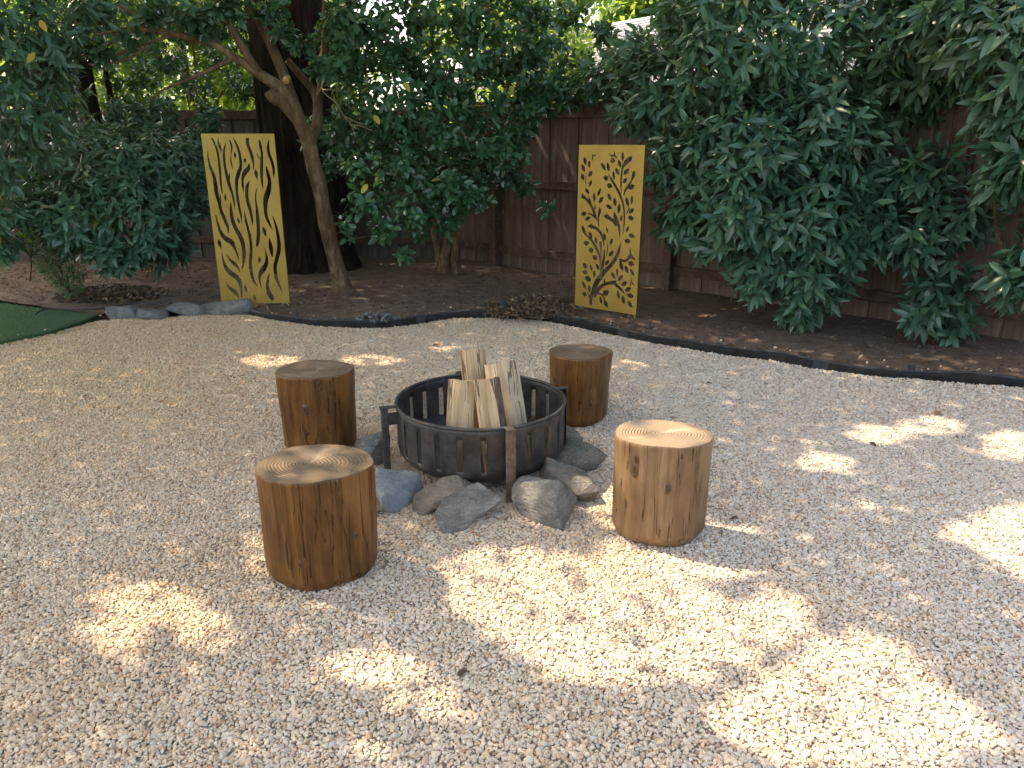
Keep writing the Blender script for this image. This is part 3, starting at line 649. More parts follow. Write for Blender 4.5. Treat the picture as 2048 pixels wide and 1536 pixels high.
# ------------------------------------------------------------------ laser cut gold panels
WAVES=[[0.069,0.912,0.0018,0.06,0.866,0.011,0.075,0.814,0.0166,0.109,0.762,0.0221,0.115,0.709,0.0277,0.118,0.66,0.0278,0.139,0.611,0.0204,0.151,0.562,0.0223,0.183,0.52,0.0242,0.215,0.474,0.0205,0.218,0.453,0.0131,0.212,0.426,0.0028],[0.173,0.661,0.0037,0.16,0.63,0.0093,0.153,0.6,0.013],[0.142,0.977,0.0091,0.17,0.948,0.0128,0.194,0.911,0.0146,0.202,0.867,0.0147,0.203,0.811,0.0165,0.198,0.759,0.0147,0.194,0.71,0.0129,0.195,0.676,0.0093,0.203,0.655,0.0019],[0.236,0.976,0.0027,0.224,0.952,0.011,0.238,0.926,0.0164,0.246,0.908,0.0091,0.242,0.888,0.0018],[0.333,0.953,0.0027,0.294,0.912,0.0128,0.278,0.867,0.0165,0.278,0.812,0.0184,0.292,0.759,0.0221,0.309,0.711,0.0221,0.335,0.662,0.0166,0.348,0.613,0.013,0.341,0.573,0.0028],[0.336,0.784,0.0028,0.32,0.76,0.011,0.307,0.741,0.0147],[0.381,0.964,0.0073,0.398,0.938,0.0128,0.398,0.916,0.011,0.381,0.887,0.0055,0.369,0.85,0.0092,0.373,0.824,0.0092,0.381,0.801,0.0028],[0.435,0.9,0.0018,0.433,0.88,0.0165,0.432,0.861,0.0018],[0.434,0.977,0.0027,0.466,0.946,0.0128,0.491,0.906,0.0164,0.502,0.858,0.0183,0.492,0.813,0.0202,0.452,0.776,0.0257,0.416,0.734,0.0221,0.404,0.681,0.0166,0.403,0.632,0.0185,0.411,0.583,0.0167,0.423,0.533,0.013,0.425,0.484,0.0028],[0.565,0.865,0.0037,0.563,0.853,0.0183,0.559,0.835,0.0027],[0.629,0.976,0.0218,0.625,0.94,0.0218,0.652,0.9,0.0201,0.671,0.859,0.0183,0.675,0.822,0.011,0.664,0.796,0.0027],[0.619,0.838,0.0027,0.598,0.807,0.0257,0.54,0.78,0.0294,0.503,0.746,0.0166,0.495,0.708,0.0147,0.496,0.669,0.0028],[0.598,0.736,0.0028,0.557,0.705,0.0203,0.539,0.664,0.0222,0.538,0.618,0.0222,0.561,0.569,0.0223,0.574,0.519,0.0167,0.57,0.477,0.0028],[0.691,0.801,0.0055,0.698,0.777,0.0238,0.706,0.741,0.0028],[0.789,0.965,0.0109,0.798,0.926,0.0182,0.806,0.89,0.0146,0.795,0.853,0.0183,0.782,0.808,0.0201,0.771,0.759,0.0183,0.77,0.714,0.011,0.775,0.686,0.0028],[0.738,0.891,0.0046,0.751,0.874,0.0073,0.78,0.86,0.0091],[0.924,0.968,0.0027,0.904,0.935,0.0145,0.901,0.894,0.0182,0.926,0.857,0.0182,0.946,0.813,0.0183,0.944,0.779,0.0128,0.94,0.758,0.0027],[0.845,0.825,0.0027,0.86,0.779,0.0201,0.874,0.73,0.0239,0.845,0.677,0.035,0.799,0.632,0.0351,0.781,0.582,0.0259,0.78,0.533,0.0222,0.809,0.491,0.0167,0.852,0.447,0.0028],[0.693,0.697,0.0028,0.662,0.657,0.0092,0.654,0.619,0.0092,0.658,0.57,0.0167,0.656,0.512,0.0242,0.649,0.455,0.0224,0.641,0.419,0.0243,0.618,0.372,0.0206,0.596,0.348,0.0056],[0.239,0.665,0.0028,0.234,0.642,0.0167,0.229,0.619,0.0028],[0.302,0.616,0.0028,0.291,0.567,0.0204,0.297,0.509,0.0261,0.328,0.46,0.028,0.36,0.433,0.028,0.397,0.387,0.03,0.408,0.344,0.0244,0.404,0.297,0.0226,0.381,0.246,0.0151,0.35,0.212,0.0047],[0.372,0.525,0.0028,0.379,0.506,0.0186,0.393,0.486,0.0028],[0.478,0.561,0.0028,0.484,0.511,0.0149,0.501,0.461,0.0186,0.518,0.407,0.0187,0.52,0.357,0.0187,0.506,0.306,0.0207,0.483,0.255,0.0188,0.48,0.204,0.0227,0.497,0.149,0.0189,0.552,0.1,0.0028],[0.066,0.544,0.0056,0.083,0.488,0.0149,0.109,0.438,0.0225,0.166,0.4,0.0319,0.245,0.378,0.0356,0.28,0.343,0.0188,0.309,0.304,0.0113,0.322,0.267,0.0028],[0.067,0.395,0.0075,0.073,0.372,0.0263,0.088,0.337,0.0028],[0.092,0.32,0.0028,0.098,0.267,0.0132,0.134,0.216,0.0284,0.211,0.181,0.036,0.281,0.154,0.0322,0.305,0.111,0.0209,0.308,0.067,0.0133,0.3,0.031,0.0029],[0.154,0.305,0.0038,0.194,0.272,0.0132,0.25,0.249,0.0264,0.296,0.222,0.0132,0.324,0.192,0.0028],[0.093,0.139,0.0038,0.137,0.101,0.0152,0.198,0.078,0.0285,0.241,0.054,0.0152,0.265,0.029,0.0029],[0.37,0.118,0.0038,0.375,0.092,0.019,0.377,0.062,0.0029],[0.483,0.054,0.0029,0.491,0.037,0.0171,0.497,0.02,0.0048],[0.745,0.187,0.0028,0.708,0.143,0.017,0.694,0.095,0.0227,0.711,0.059,0.0322,0.74,0.036,0.0342,0.75,0.016,0.0133],[0.721,0.466,0.0093,0.731,0.44,0.0252,0.748,0.409,0.0037],[0.79,0.402,0.0056,0.797,0.36,0.0252,0.804,0.321,0.0253,0.808,0.286,0.0056],[0.868,0.533,0.0037,0.896,0.488,0.013,0.915,0.438,0.0205,0.923,0.38,0.0242,0.913,0.33,0.0262,0.87,0.274,0.0263,0.835,0.231,0.0244,0.832,0.176,0.0226,0.853,0.132,0.0189,0.883,0.093,0.0113,0.903,0.065,0.0028],[0.624,0.286,0.0056,0.618,0.268,0.0207,0.614,0.251,0.0056],[0.712,0.343,0.0028,0.726,0.293,0.015,0.715,0.249,0.0263,0.651,0.209,0.0377,0.602,0.177,0.0227,0.59,0.142,0.0132,0.604,0.092,0.0028]]
BRANCHES=[[0.127,0.835,0.0027,0.124,0.796,0.0089,0.133,0.755,0.0036],[0.214,0.949,0.0052,0.226,0.935,0.0104,0.214,0.91,0.007],[0.275,0.943,0.0069,0.241,0.936,0.0104],[0.48,0.951,0.0051,0.511,0.938,0.0119,0.554,0.942,0.0119,0.551,0.963,0.0068],[0.553,0.943,0.0119,0.597,0.927,0.0068],[0.471,0.832,0.0034,0.535,0.798,0.0155,0.599,0.761,0.0172,0.655,0.725,0.0171,0.698,0.688,0.0154,0.729,0.648,0.0137,0.748,0.597,0.0121,0.75,0.545,0.0104,0.748,0.523,0.0087,0.736,0.476,0.0026],[0.689,0.726,0.0051,0.675,0.773,0.0119,0.677,0.826,0.0119,0.688,0.872,0.0152,0.735,0.902,0.0285,0.791,0.922,0.0283,0.819,0.935,0.0099],[0.721,0.713,0.0068,0.747,0.743,0.0136,0.794,0.774,0.0135,0.84,0.808,0.0134,0.857,0.835,0.0267,0.851,0.853,0.0133],[0.05,0.686,0.0054,0.086,0.692,0.0234,0.132,0.682,0.0179,0.196,0.659,0.0197,0.243,0.628,0.0179,0.282,0.594,0.0179,0.326,0.553,0.0054],[0.071,0.714,0.0045,0.095,0.694,0.0162],[0.175,0.698,0.0036,0.204,0.669,0.0125,0.224,0.649,0.0125],[0.288,0.65,0.0044,0.284,0.622,0.0107],[0.17,0.593,0.0072,0.238,0.588,0.0126,0.297,0.57,0.0125],[0.363,0.635,0.0053,0.363,0.61,0.0213,0.346,0.578,0.0125,0.349,0.542,0.0107,0.362,0.516,0.0054],[0.434,0.587,0.0124,0.497,0.576,0.0229,0.578,0.56,0.021,0.634,0.531,0.0227],[0.468,0.6,0.0053,0.514,0.578,0.0158],[0.588,0.614,0.0044,0.61,0.583,0.0261,0.649,0.549,0.0244,0.68,0.513,0.0174,0.696,0.466,0.0035],[0.777,0.601,0.0052,0.8,0.625,0.012,0.819,0.646,0.0051],[0.179,0.514,0.0111,0.245,0.515,0.0242,0.323,0.504,0.0197,0.391,0.48,0.0197,0.433,0.446,0.0175,0.451,0.402,0.0055],[0.222,0.532,0.0088,0.239,0.519,0.0154],[0.084,0.516,0.0089,0.108,0.492,0.0268,0.149,0.465,0.0156,0.218,0.44,0.0133,0.287,0.411,0.0177,0.346,0.372,0.0199,0.388,0.338,0.0155,0.398,0.307,0.0111,0.406,0.28,0.0033],[0.455,0.382,0.0044,0.457,0.344,0.0154,0.447,0.299,0.0199,0.428,0.262,0.0244,0.414,0.23,0.0067],[0.506,0.428,0.0033,0.51,0.386,0.0087,0.495,0.343,0.0055],[0.393,0.431,0.011,0.398,0.405,0.022,0.407,0.374,0.011,0.408,0.334,0.0044],[0.716,0.434,0.0032,0.69,0.387,0.0194,0.646,0.337,0.0239,0.575,0.29,0.0263,0.48,0.246,0.031,0.395,0.197,0.0358,0.331,0.149,0.0362,0.295,0.1,0.0273,0.268,0.057,0.0229,0.267,0.019,0.0207],[0.203,0.101,0.0046,0.245,0.075,0.0115,0.264,0.057,0.016],[0.326,0.071,0.0114,0.368,0.117,0.0294,0.444,0.153,0.0224,0.532,0.172,0.02,0.619,0.183,0.0243,0.668,0.196,0.0066],[0.631,0.179,0.022,0.711,0.159,0.0197,0.774,0.136,0.0153,0.809,0.119,0.0044],[0.489,0.205,0.0056,0.478,0.173,0.0156],[0.347,0.096,0.0114,0.415,0.101,0.0113,0.461,0.089,0.0113,0.497,0.067,0.0135],[0.696,0.334,0.0087,0.735,0.324,0.0173,0.799,0.326,0.0172,0.84,0.343,0.0214,0.876,0.357,0.0234,0.937,0.337,0.0106],[0.859,0.407,0.0064,0.868,0.375,0.0128,0.876,0.355,0.0192],[0.903,0.232,0.0043,0.902,0.202,0.0129,0.889,0.175,0.0065],[0.908,0.198,0.0129,0.95,0.182,0.0054]]
LEAF_CUTS=[[0.088,0.931,0.116,0.881,0.0229],[0.173,0.91,0.17,0.867,0.0193],[0.051,0.888,0.101,0.841,0.023],[0.046,0.832,0.096,0.79,0.0249],[0.226,0.848,0.163,0.813,0.0246],[0.214,0.797,0.185,0.753,0.0195],[0.117,0.745,0.185,0.709,0.0214],[0.366,0.749,0.32,0.7,0.0211],[0.264,0.722,0.274,0.664,0.0195],[0.412,0.7,0.341,0.659,0.0246],[0.147,0.596,0.068,0.582,0.0308],[0.216,0.573,0.13,0.55,0.0253],[0.357,0.897,0.433,0.853,0.0241],[0.456,0.899,0.483,0.846,0.0206],[0.493,0.91,0.572,0.912,0.0323],[0.62,0.919,0.662,0.87,0.0203],[0.679,0.962,0.687,0.905,0.0193],[0.548,0.854,0.568,0.799,0.0188],[0.58,0.871,0.643,0.829,0.0238],[0.788,0.867,0.706,0.832,0.0286],[0.766,0.814,0.702,0.781,0.0237],[0.88,0.773,0.786,0.753,0.0303],[0.399,0.813,0.481,0.804,0.0294],[0.458,0.771,0.545,0.759,0.0294],[0.481,0.721,0.53,0.677,0.0209],[0.58,0.697,0.61,0.647,0.0259],[0.456,0.651,0.557,0.63,0.0245],[0.666,0.665,0.656,0.603,0.0224],[0.758,0.705,0.806,0.646,0.0221],[0.85,0.716,0.848,0.662,0.0186],[0.887,0.643,0.813,0.608,0.0238],[0.8,0.589,0.894,0.577,0.0291],[0.709,0.599,0.697,0.554,0.0173],[0.203,0.484,0.254,0.436,0.0244],[0.305,0.455,0.334,0.41,0.0199],[0.117,0.406,0.214,0.413,0.0291],[0.203,0.366,0.287,0.37,0.0357],[0.271,0.334,0.356,0.316,0.0312],[0.441,0.481,0.474,0.436,0.0174],[0.475,0.519,0.504,0.482,0.013],[0.585,0.454,0.542,0.413,0.0195],[0.604,0.378,0.533,0.342,0.0261],[0.539,0.318,0.478,0.284,0.022],[0.821,0.535,0.789,0.496,0.0169],[0.82,0.482,0.919,0.476,0.0295],[0.766,0.446,0.865,0.444,0.0297],[0.116,0.279,0.196,0.252,0.0272],[0.239,0.28,0.273,0.236,0.018],[0.336,0.291,0.385,0.248,0.0246],[0.309,0.247,0.316,0.195,0.0225],[0.114,0.226,0.209,0.225,0.0296],[0.156,0.195,0.266,0.176,0.0364],[0.11,0.166,0.183,0.117,0.0207],[0.229,0.147,0.244,0.099,0.0206],[0.115,0.088,0.199,0.08,0.03],[0.579,0.247,0.656,0.206,0.0242],[0.673,0.275,0.676,0.222,0.0186],[0.769,0.237,0.692,0.195,0.024],[0.837,0.202,0.751,0.167,0.0261],[0.902,0.164,0.81,0.14,0.0282],[0.842,0.12,0.949,0.111,0.0304],[0.833,0.318,0.934,0.306,0.0299],[0.708,0.326,0.765,0.258,0.026],[0.792,0.299,0.845,0.25,0.0258],[0.875,0.281,0.938,0.237,0.0214],[0.558,0.127,0.46,0.096,0.038],[0.418,0.084,0.449,0.035,0.0192],[0.691,0.14,0.728,0.083,0.0198],[0.771,0.113,0.809,0.058,0.0241],[0.861,0.081,0.937,0.043,0.0262],[0.486,0.066,0.547,0.019,0.027]]

def stroke_poly(st, W, H):
    P = np.array(st, float).reshape(-1, 3); P = np.column_stack([P[:, 0] * W, P[:, 1] * H, P[:, 2] * W]); Q = catmull(P, 5) if len(P) > 2 else P
    T = np.gradient(Q[:, :2], axis=0); T /= np.linalg.norm(T, axis=1)[:, None] + 1e-9; N = np.column_stack([-T[:, 1], T[:, 0]]); wd = np.clip(Q[:, 2:3], .0014, None) * 1.05
    return np.vstack([Q[:, :2] + N * wd, (Q[:, :2] - N * wd)[::-1]])
def leaf_poly(l, W, H):
    p, q = np.array([l[0] * W, l[1] * H]), np.array([l[2] * W, l[3] * H]); d = q - p; n = np.array([-d[1], d[0]]) / np.linalg.norm(d); wd = l[4] * W * 1.12
    t = np.linspace(0, 1, 9); s = np.sin(math.pi * t) ** .8; a = p + np.outer(t, d)
    return np.vstack([a + np.outer(s, n) * wd, (a - np.outer(s, n) * wd)[::-1][1:-1]])
def cut_panel(name, c, yaw, W, H, z0, holes, label, lean=0.0):
    t = root(name, c, label, 'garden panel'); pts = [(0, 0), (W, 0), (W, H), (0, H)]; faces = [[0, 1, 2, 3]]
    for h in holes:
        h = np.clip(h, [.004, .004], [W - .004, H - .004]); b = len(pts); pts += [tuple(map(float, p)) for p in h]; faces.append(list(range(b, b + len(h))))
    edges = [(f[i], f[(i + 1) % len(f)]) for f in faces for i in range(len(f))]
    vo, eo, fo, ov, oe, of = delaunay_2d_cdt([Vector(p) for p in pts], edges, [], 0, 1e-5)
    cen = np.array([np.mean([vo[i] for i in f], axis=0) for f in fo]); hit = np.zeros(len(fo), bool)
    for f in faces[1:]: hit |= in_poly(cen, np.array([pts[i] for i in f]))
    keep = [f for f, q in zip(fo, hit) if not q]
    bm = bmesh.new(); vv = [bm.verts.new((p[0] - W / 2, 0, p[1])) for p in vo]
    for f in keep:
        try: bm.faces.new([vv[i] for i in f])
        except ValueError: pass
    bmesh.ops.delete(bm, geom=[v for v in bm.verts if not v.link_faces], context='VERTS'); bmesh.ops.recalc_face_normals(bm, faces=bm.faces)
    for f in bm.faces:
        if f.normal.y > 0: f.normal_flip()
    ex = bmesh.ops.extrude_face_region(bm, geom=list(bm.faces)); 
    for v in [g for g in ex['geom'] if isinstance(g, bmesh.types.BMVert)]: v.co.y += .002
    bmesh.ops.recalc_face_normals(bm, faces=bm.faces)
    me = bpy.data.meshes.new('cut_plate'); bm.to_mesh(me); bm.free(); me.materials.append(M['gold'])
    Mx = Matrix.Translation((c[0], c[1], c[2] + z0)) @ Matrix.Rotation(yaw, 4, 'Z') @ Matrix.Rotation(lean, 4, 'X')
    put('cut_plate', me, t, Mx)
    for bx0, s in (((-W / 2 + .002, .012, H / 2), (.003, .016, H)), ((W / 2 - .002, .012, H / 2), (.003, .016, H)), ((0, .012, .002), (W - .01, .016, .003)), ((0, .012, H - .002), (W - .01, .016, .003))):
        put('flange', mesh_data('flange', box_v(bx0, s), BOXF, M['gold_dark'], False), t, Mx)
    for sx in (-W * .44, W * .42):                                 # bent wire stakes
        u = catmull(np.array([[-.03, .03, -z0 - .03], [-.03, .015, -.035], [-.015, .010, -.006], [.02, .010, -.002], [.033, .015, -.03], [.034, .03, -z0 - .03]]) + [sx, 0, 0], 6)
        v, f = tube(u, np.full(len(u), .0045), 8); put('stake', mesh_data('stake', v, f, M['wire']), t, Mx)
    return t
WL, HL_ = .622, 1.490
cut_panel('wavy_panel', (-2.372, 6.75, .05), R(3), WL, HL_, .042, [stroke_poly(s, WL, HL_) for s in WAVES], 'tall gold metal panel cut with wavy flame shaped slots, on the left', R(0))
WR, HR = .632, 1.385
cut_panel('leafy_panel', (.815, 6.40, .06), R(-39), WR, HR, .045, [stroke_poly(s, WR, HR) for s in BRANCHES] + [leaf_poly(l, WR, HR) for l in LEAF_CUTS], 'tall gold metal panel cut with leafy branches, on the right before the fence')
# ------------------------------------------------------------------ leaves
def leaf_tpl(stations, widths, fold=.25, droop=.12, curl=0.0):
    """unit leaf along +x, 3 verts a station; quads"""
    V = []
    for t, wd in zip(stations, widths):
        z = -droop * t * t
        V += [(t, wd, z + fold * wd), (t, 0, z), (t, -wd, z + fold * wd)]
    n = len(stations); Fc = []
    for i in range(n - 1):
        a = i * 3; Fc += [(a, a + 1, a + 4, a + 3), (a + 1, a + 2, a + 5, a + 4)]
    return np.array(V), np.array(Fc)
LAUREL = [leaf_tpl([0, .10, .38, .72, 1], [.012, .07, .155, .115, .004], .30, d) for d in (.05, .14, .26)]
CAMEL = [leaf_tpl([0, .12, .42, .75, 1], [.012, .13, .25, .18, .004], .28, d) for d in (.04, .10, .18)]
SMALL = [(np.array([(0, 0, 0), (.45, .27, .05), (1, 0, -.08), (.45, -.27, .05)]), np.array([(0, 1, 2, 3)]))]
OVAL = [leaf_tpl([0, .4, 1], [.02, .26, .01], .25, .12)]
def nrmz(A): return A / (np.linalg.norm(A, axis=-1, keepdims=True) + 1e-9)
def frames(D, N):
    D = nrmz(D); S = nrmz(np.cross(N, D)); N = np.cross(D, S); return D, S, N
def leaf_arrays(tpls, P, D, N, S, rnd):
    D, Sd, N = frames(D, N); Vs = []; Fs = []; Rs = []; o = 0; which = np.arange(len(P)) % len(tpls)
    for q, (tv, tf) in enumerate(tpls):
        ix = np.where(which == q)[0]
        if not len(ix): continue
        v = (P[ix, None] + S[ix, None, None] * (tv[None, :, 0:1] * D[ix, None] + tv[None, :, 1:2] * Sd[ix, None] + tv[None, :, 2:3] * N[ix, None]))
        m = len(tv); Vs.append(v.reshape(-1, 3)); Fs.append((tf[None] + (np.arange(len(ix)) * m)[:, None, None]).reshape(-1, tf.shape[1]) + o)
        Rs.append(np.repeat(rnd[ix], m)); o += len(ix) * m
    return np.vstack(Vs), np.vstack(Fs), np.concatenate(Rs)
def variants(name, tpls, mat, n=6):
    out = []
    for i in range(n):
        tv, tf = tpls[i % len(tpls)]; out.append(mesh_data(name, tv, tf, mat, True, {'rnd': np.full(len(tv), (i + .5) / n)}))
    return out
LEAFV = {}; FN = Noise(202, 2.6, 2)
def foliage(parent, tpls, mat, P, D, N, S, singles=300, name='leaf', cell=15):
    """the leaves that show largest become parts of their own, the rest one mass"""
    n = len(P); rnd = np.clip(rng.normal(.42, .17, n) + .22 * FN(P) + .6 * (rng.random(n) < .006), 0, 1); pick = np.zeros(n, bool)
    if singles:
        x, y, d = project(P + nrmz(D) * S[:, None] * .5); Dn, Sd, Nn_ = frames(D, N)
        vis = (x > 6) & (x < 2042) & (y > 6) & (y < 1530); face = np.abs((Nn_ * nrmz(np.array([0, 0, CAM_H]) - P)).sum(1))
        key = (x // cell).astype(int) * 4096 + (y // cell).astype(int); order = np.lexsort((d, key)); first = np.ones(n, bool); first[1:] = key[order][1:] != key[order][:-1]
        front = np.zeros(n, bool); front[order[first]] = True
        cand = np.where(front & vis)[0]; size = S[cand] / d[cand] * (.3 + face[cand]); cand = cand[np.argsort(-size)][:singles]; pick[cand] = True
        vk = (mat.name,)
        if vk not in LEAFV: LEAFV[vk] = variants(name, tpls, mat)
        pl = parent_loc(parent)
        for i in cand:
            s = S[i]; A = np.eye(4); A[:3, 0] = Dn[i] * s; A[:3, 1] = Sd[i] * s; A[:3, 2] = Nn_[i] * s; A[:3, 3] = P[i] - np.array(pl)
            o = bpy.data.objects.new(name, LEAFV[vk][int(rnd[i] * 5.99)]); COL.objects.link(o); o.parent = parent; o.matrix_basis = Matrix(A.tolist())
    r = ~pick
    if r.sum():
        V, Fc, A = leaf_arrays(tpls, P[r], D[r], N[r], S[r], rnd[r]); mk('foliage', V, Fc, mat, parent, True, {'rnd': A}, kind='stuff')
def sprays(tips, axes, m, size, step, open0, open1, droop, jit=.25, srange=(.75, 1.15)):
    """m leaves spiral down each shoot from its tip"""
    n = len(tips); axes = nrmz(axes); k = np.tile(np.arange(m), n); T = np.repeat(tips, m, 0); A = np.repeat(axes, m, 0)
    ref = np.where(np.abs(A[:, 2:3]) < .9, np.array([[0, 0, 1.0]]), np.array([[1.0, 0, 0]])); U = nrmz(np.cross(A, ref)); W = np.cross(A, U)
    az = k * 2.4 + np.repeat(rng.uniform(0, 6.28, n), m) + rng.normal(0, .3, n * m); rad = U * np.cos(az)[:, None] + W * np.sin(az)[:, None]
    op = R(open0) + (R(open1) - R(open0)) * k / (m - 1) + rng.normal(0, .15, n * m)
    D = A * np.cos(op)[:, None] + rad * np.sin(op)[:, None]; D[:, 2] -= droop * rng.uniform(.4, 1.4, n * m); D = nrmz(D + rng.normal(0, jit * .3, D.shape))
    N = A * np.sin(op)[:, None] - rad * np.cos(op)[:, None] + np.array([0, 0, .55]) + rng.normal(0, jit, D.shape)
    P = T - A * (k * step)[:, None]; S = size * rng.uniform(*srange, n * m) * (1 - .25 * (k == 0))
    return P, D, N, S
def blob_tips(blobs, spacing, facing=-.25, keepback=.25, squash=.9, inner=.8):
    """shoot tips on the outer skin of a set of balls, and some inside"""
    tips = []; nn = []
    B = np.array([[*b[0], b[1]] for b in blobs])
    for (c, r) in blobs:
        c = np.array(c); n = int(4 * math.pi * r * r / spacing ** 2); v = nrmz(rng.normal(size=(n, 3))); rr = r * rng.uniform(.80, 1.16, n)[:, None]
        p = c + v * rr * [1, 1, squash]; inside = np.zeros(n, bool)
        for q in B:
            if np.allclose(q[:3], c): continue
            inside |= (np.linalg.norm((p - q[:3]) / [1, 1, squash], axis=1) < q[3] * inner)
        tc = nrmz(np.array([0, 0, CAM_H]) - p); f = (v * tc).sum(1)
        ok = (~inside) & ((f > facing) | (rng.random(n) < keepback)); ok |= rng.random(n) < .10
        tips.append(p[ok]); nn.append(v[ok])
    return np.vstack(tips), np.vstack(nn)
def limbs(parent, base, targets, r0, mat, sides=8, seed=0, name='branch', rtip=.006):
    rr = np.random.default_rng(seed + 100); base = np.array(base, float)
    for t in targets:
        t = np.array(t, float); mid = base * .5 + t * .5 + np.array([rr.normal(0, .08), rr.normal(0, .05), .12]); q = base * .78 + t * .22; q[:2] = base[:2] * .9 + t[:2] * .1
        P = catmull([base, q, mid, t], 7); rd = np.linspace(r0, rtip, len(P)); v, f = tube(P, rd, sides, .08, seed); mk(name, v, f, mat, parent)
def PB(L): return [(at(x, y, Y), r) for x, y, Y, r in L]

# ------------------------------------------------------------------ cherry laurels on the right
def laurel(base, blobs, label, singles=300, m=10, size=.150, spacing=.125, group='glossy laurel bushes', stem=True, trunks=None):
    t = root('laurel_bush', base, label, 'bush', group); B = PB(blobs); tips, nn = blob_tips(B, spacing)
    ax = nn * .80 + np.array([0, 0, .34]) + rng.normal(0, .28, nn.shape); P, D, N, S = sprays(tips, ax, m, size, .017, 28, 105, .60)
    foliage(t, LAUREL, M['laurel'], P, D, N, S, singles)
    rr = np.random.default_rng(len(blobs)); tg = [B[i][0] for i in rr.permutation(len(B))[:9]]
    limbs(t, base, tg, .022, M['bark'], 7, len(blobs))
    return t
laurel((2.42, 6.40, .08), [(1330,190,6.9,.42),(1290,120,7.2,.28),(1450,120,6.5,.5),(1600,90,6.4,.55),(1380,330,6.4,.34),(1500,300,6.1,.5),(1630,270,6.1,.5),(1375,425,6.3,.26),(1480,430,6.0,.40),(1600,420,5.9,.45),(1700,390,6.0,.36),(1530,535,5.9,.26),(1615,550,5.8,.27),(1600,615,5.75,.13),(1725,190,6.3,.36),(1730,60,6.3,.5),(1690,500,5.85,.22),(1450,10,6.6,.5),(1240,150,7.6,.3)],
       'wide glossy green laurel bush overhanging the fence beside the leafy panel')
laurel((3.48, 5.68, .08), [(1750,460,5.75,.22),(1845,345,5.65,.24),(1905,420,5.5,.26),(1840,470,5.55,.22),(1890,560,5.4,.20),(1850,620,5.4,.16),(1915,640,5.4,.13)],
       'low laurel bush with bare stem bases near the right end of the edging', 300, spacing=.115)
laurel((3.95, 5.35, .08), [(2010,70,5.0,.32),(2035,190,4.9,.26),(2045,320,4.85,.20),(1990,345,5.0,.11),(2035,555,4.7,.16),(2085,530,4.7,.22),(2130,300,4.8,.4),(2150,100,4.8,.5),(1955,15,5.3,.3),(1860,70,5.9,.42),(1880,10,5.9,.35),(1930,110,5.7,.18),(1850,170,6.1,.26)],
       'laurel bush cut off by the right edge of the picture', 300, size=.158)
# ------------------------------------------------------------------ left bushes
laurel((-4.25, 8.2, .1), [(130,320,7.7,.42),(230,340,7.5,.40),(330,335,7.8,.36),(180,430,7.3,.40),(290,425,7.3,.40),(375,400,7.8,.22),(240,500,7.2,.24),(330,480,7.5,.25),(60,350,7.8,.36),(100,420,7.3,.3),(385,330,8.2,.2),(290,290,8.1,.3),(300,235,8.6,.24),(392,268,8.8,.18),(235,255,8.4,.26),(420,235,8.9,.12)],
       'big dark laurel bush left of the wavy gold panel', 300, size=.135, spacing=.125)
laurel((-5.3, 6.9, .1), [(40,60,6.4,.42),(15,180,6.4,.42),(60,260,6.8,.34),(110,170,7.0,.24),(95,80,6.8,.26),(150,25,6.9,.22),(-60,100,6.3,.5),(-50,280,6.5,.45),(200,15,7.2,.2),(0,420,7.0,.26),(5,490,7.0,.16),(330,20,7.4,.16),(260,95,7.6,.10)],
       'tall laurel reaching over the turf at the left edge', 300, size=.125, spacing=.13)
# bright young shoot
sb = root('young_shoot', gp(60, 560, .1), 'small bright green young shoot at the left edge of the bushes', 'plant')
P, D, N, S = sprays(np.array([at(45, 470, 6.9), at(62, 462, 6.95), at(30, 440, 6.95)]), np.array([[-.3, -.6, .5], [.2, -.5, .6], [-.5, -.4, .4]]), 7, .10, .014, 25, 100, .3)
foliage(sb, LAUREL, M['bgleaf'], P, D, N, S, 30)
v, f = tube(catmull([gp(60, 560, .1), at(62, 520, 7.05), at(50, 472, 6.92)], 6), np.linspace(.009, .004, 13), 6); mk('stem', v, f, M['bark'], sb)
# boxwood
bw = root('boxwood', gp(140, 590, .1), 'small leaning boxwood bush behind the turf', 'bush'); B = PB([(75,492,7.2,.13),(95,520,7.15,.14),(118,545,7.1,.14),(140,572,7.05,.12),(115,505,7.2,.10),(150,545,7.1,.10)])
tips, nn = blob_tips(B, .028); P, D, N, S = sprays(tips, nn + [0, 0, .6] + rng.normal(0, .3, nn.shape), 7, .021, .007, 30, 80, .1); foliage(bw, OVAL, M['box'], P, D, N, S, 0)
limbs(bw, gp(140, 590, .1), [b[0] for b in B], .012, M['bark'], 6, 3)

# ------------------------------------------------------------------ camellia trees in the middle
def trunk_px(parent, pts, mat, name='trunk', sides=16, bump=.07, seed=1, n=7):
    P = np.array([at(x, y, Y) for x, y, Y, wd in pts]); dep = np.array([project(P[i:i+1])[2][0] for i in range(len(P))])
    rd = np.array([wd for *_, wd in pts]) / 2 * dep / F; Q = catmull(np.column_stack([P, rd]), n); v, f = tube(Q[:, :3], Q[:, 3], sides, bump, seed); return mk(name, v, f, mat, parent)
b1 = at(690, 603, 7.40)
t1 = root('leaning_tree', b1, 'slender leaning tree with bare golden brown limbs beside the wavy panel', 'tree')
trunk_px(t1, [(702,612,7.38,62),(693,592,7.40,43),(681,560,7.40,34),(668,510,7.38,31),(655,450,7.34,30),(641,385,7.30,29),(628,330,7.25,31),(610,270,7.2,30),(588,215,7.15,27),(560,178,7.1,23),(522,150,7.05,19),(470,115,7.0,17),(420,86,6.95,15),(345,68,6.9,12),(270,58,6.85,9),(190,70,6.8,6)], M['bark_pale'], 'trunk', 30, .10, 1, 16)
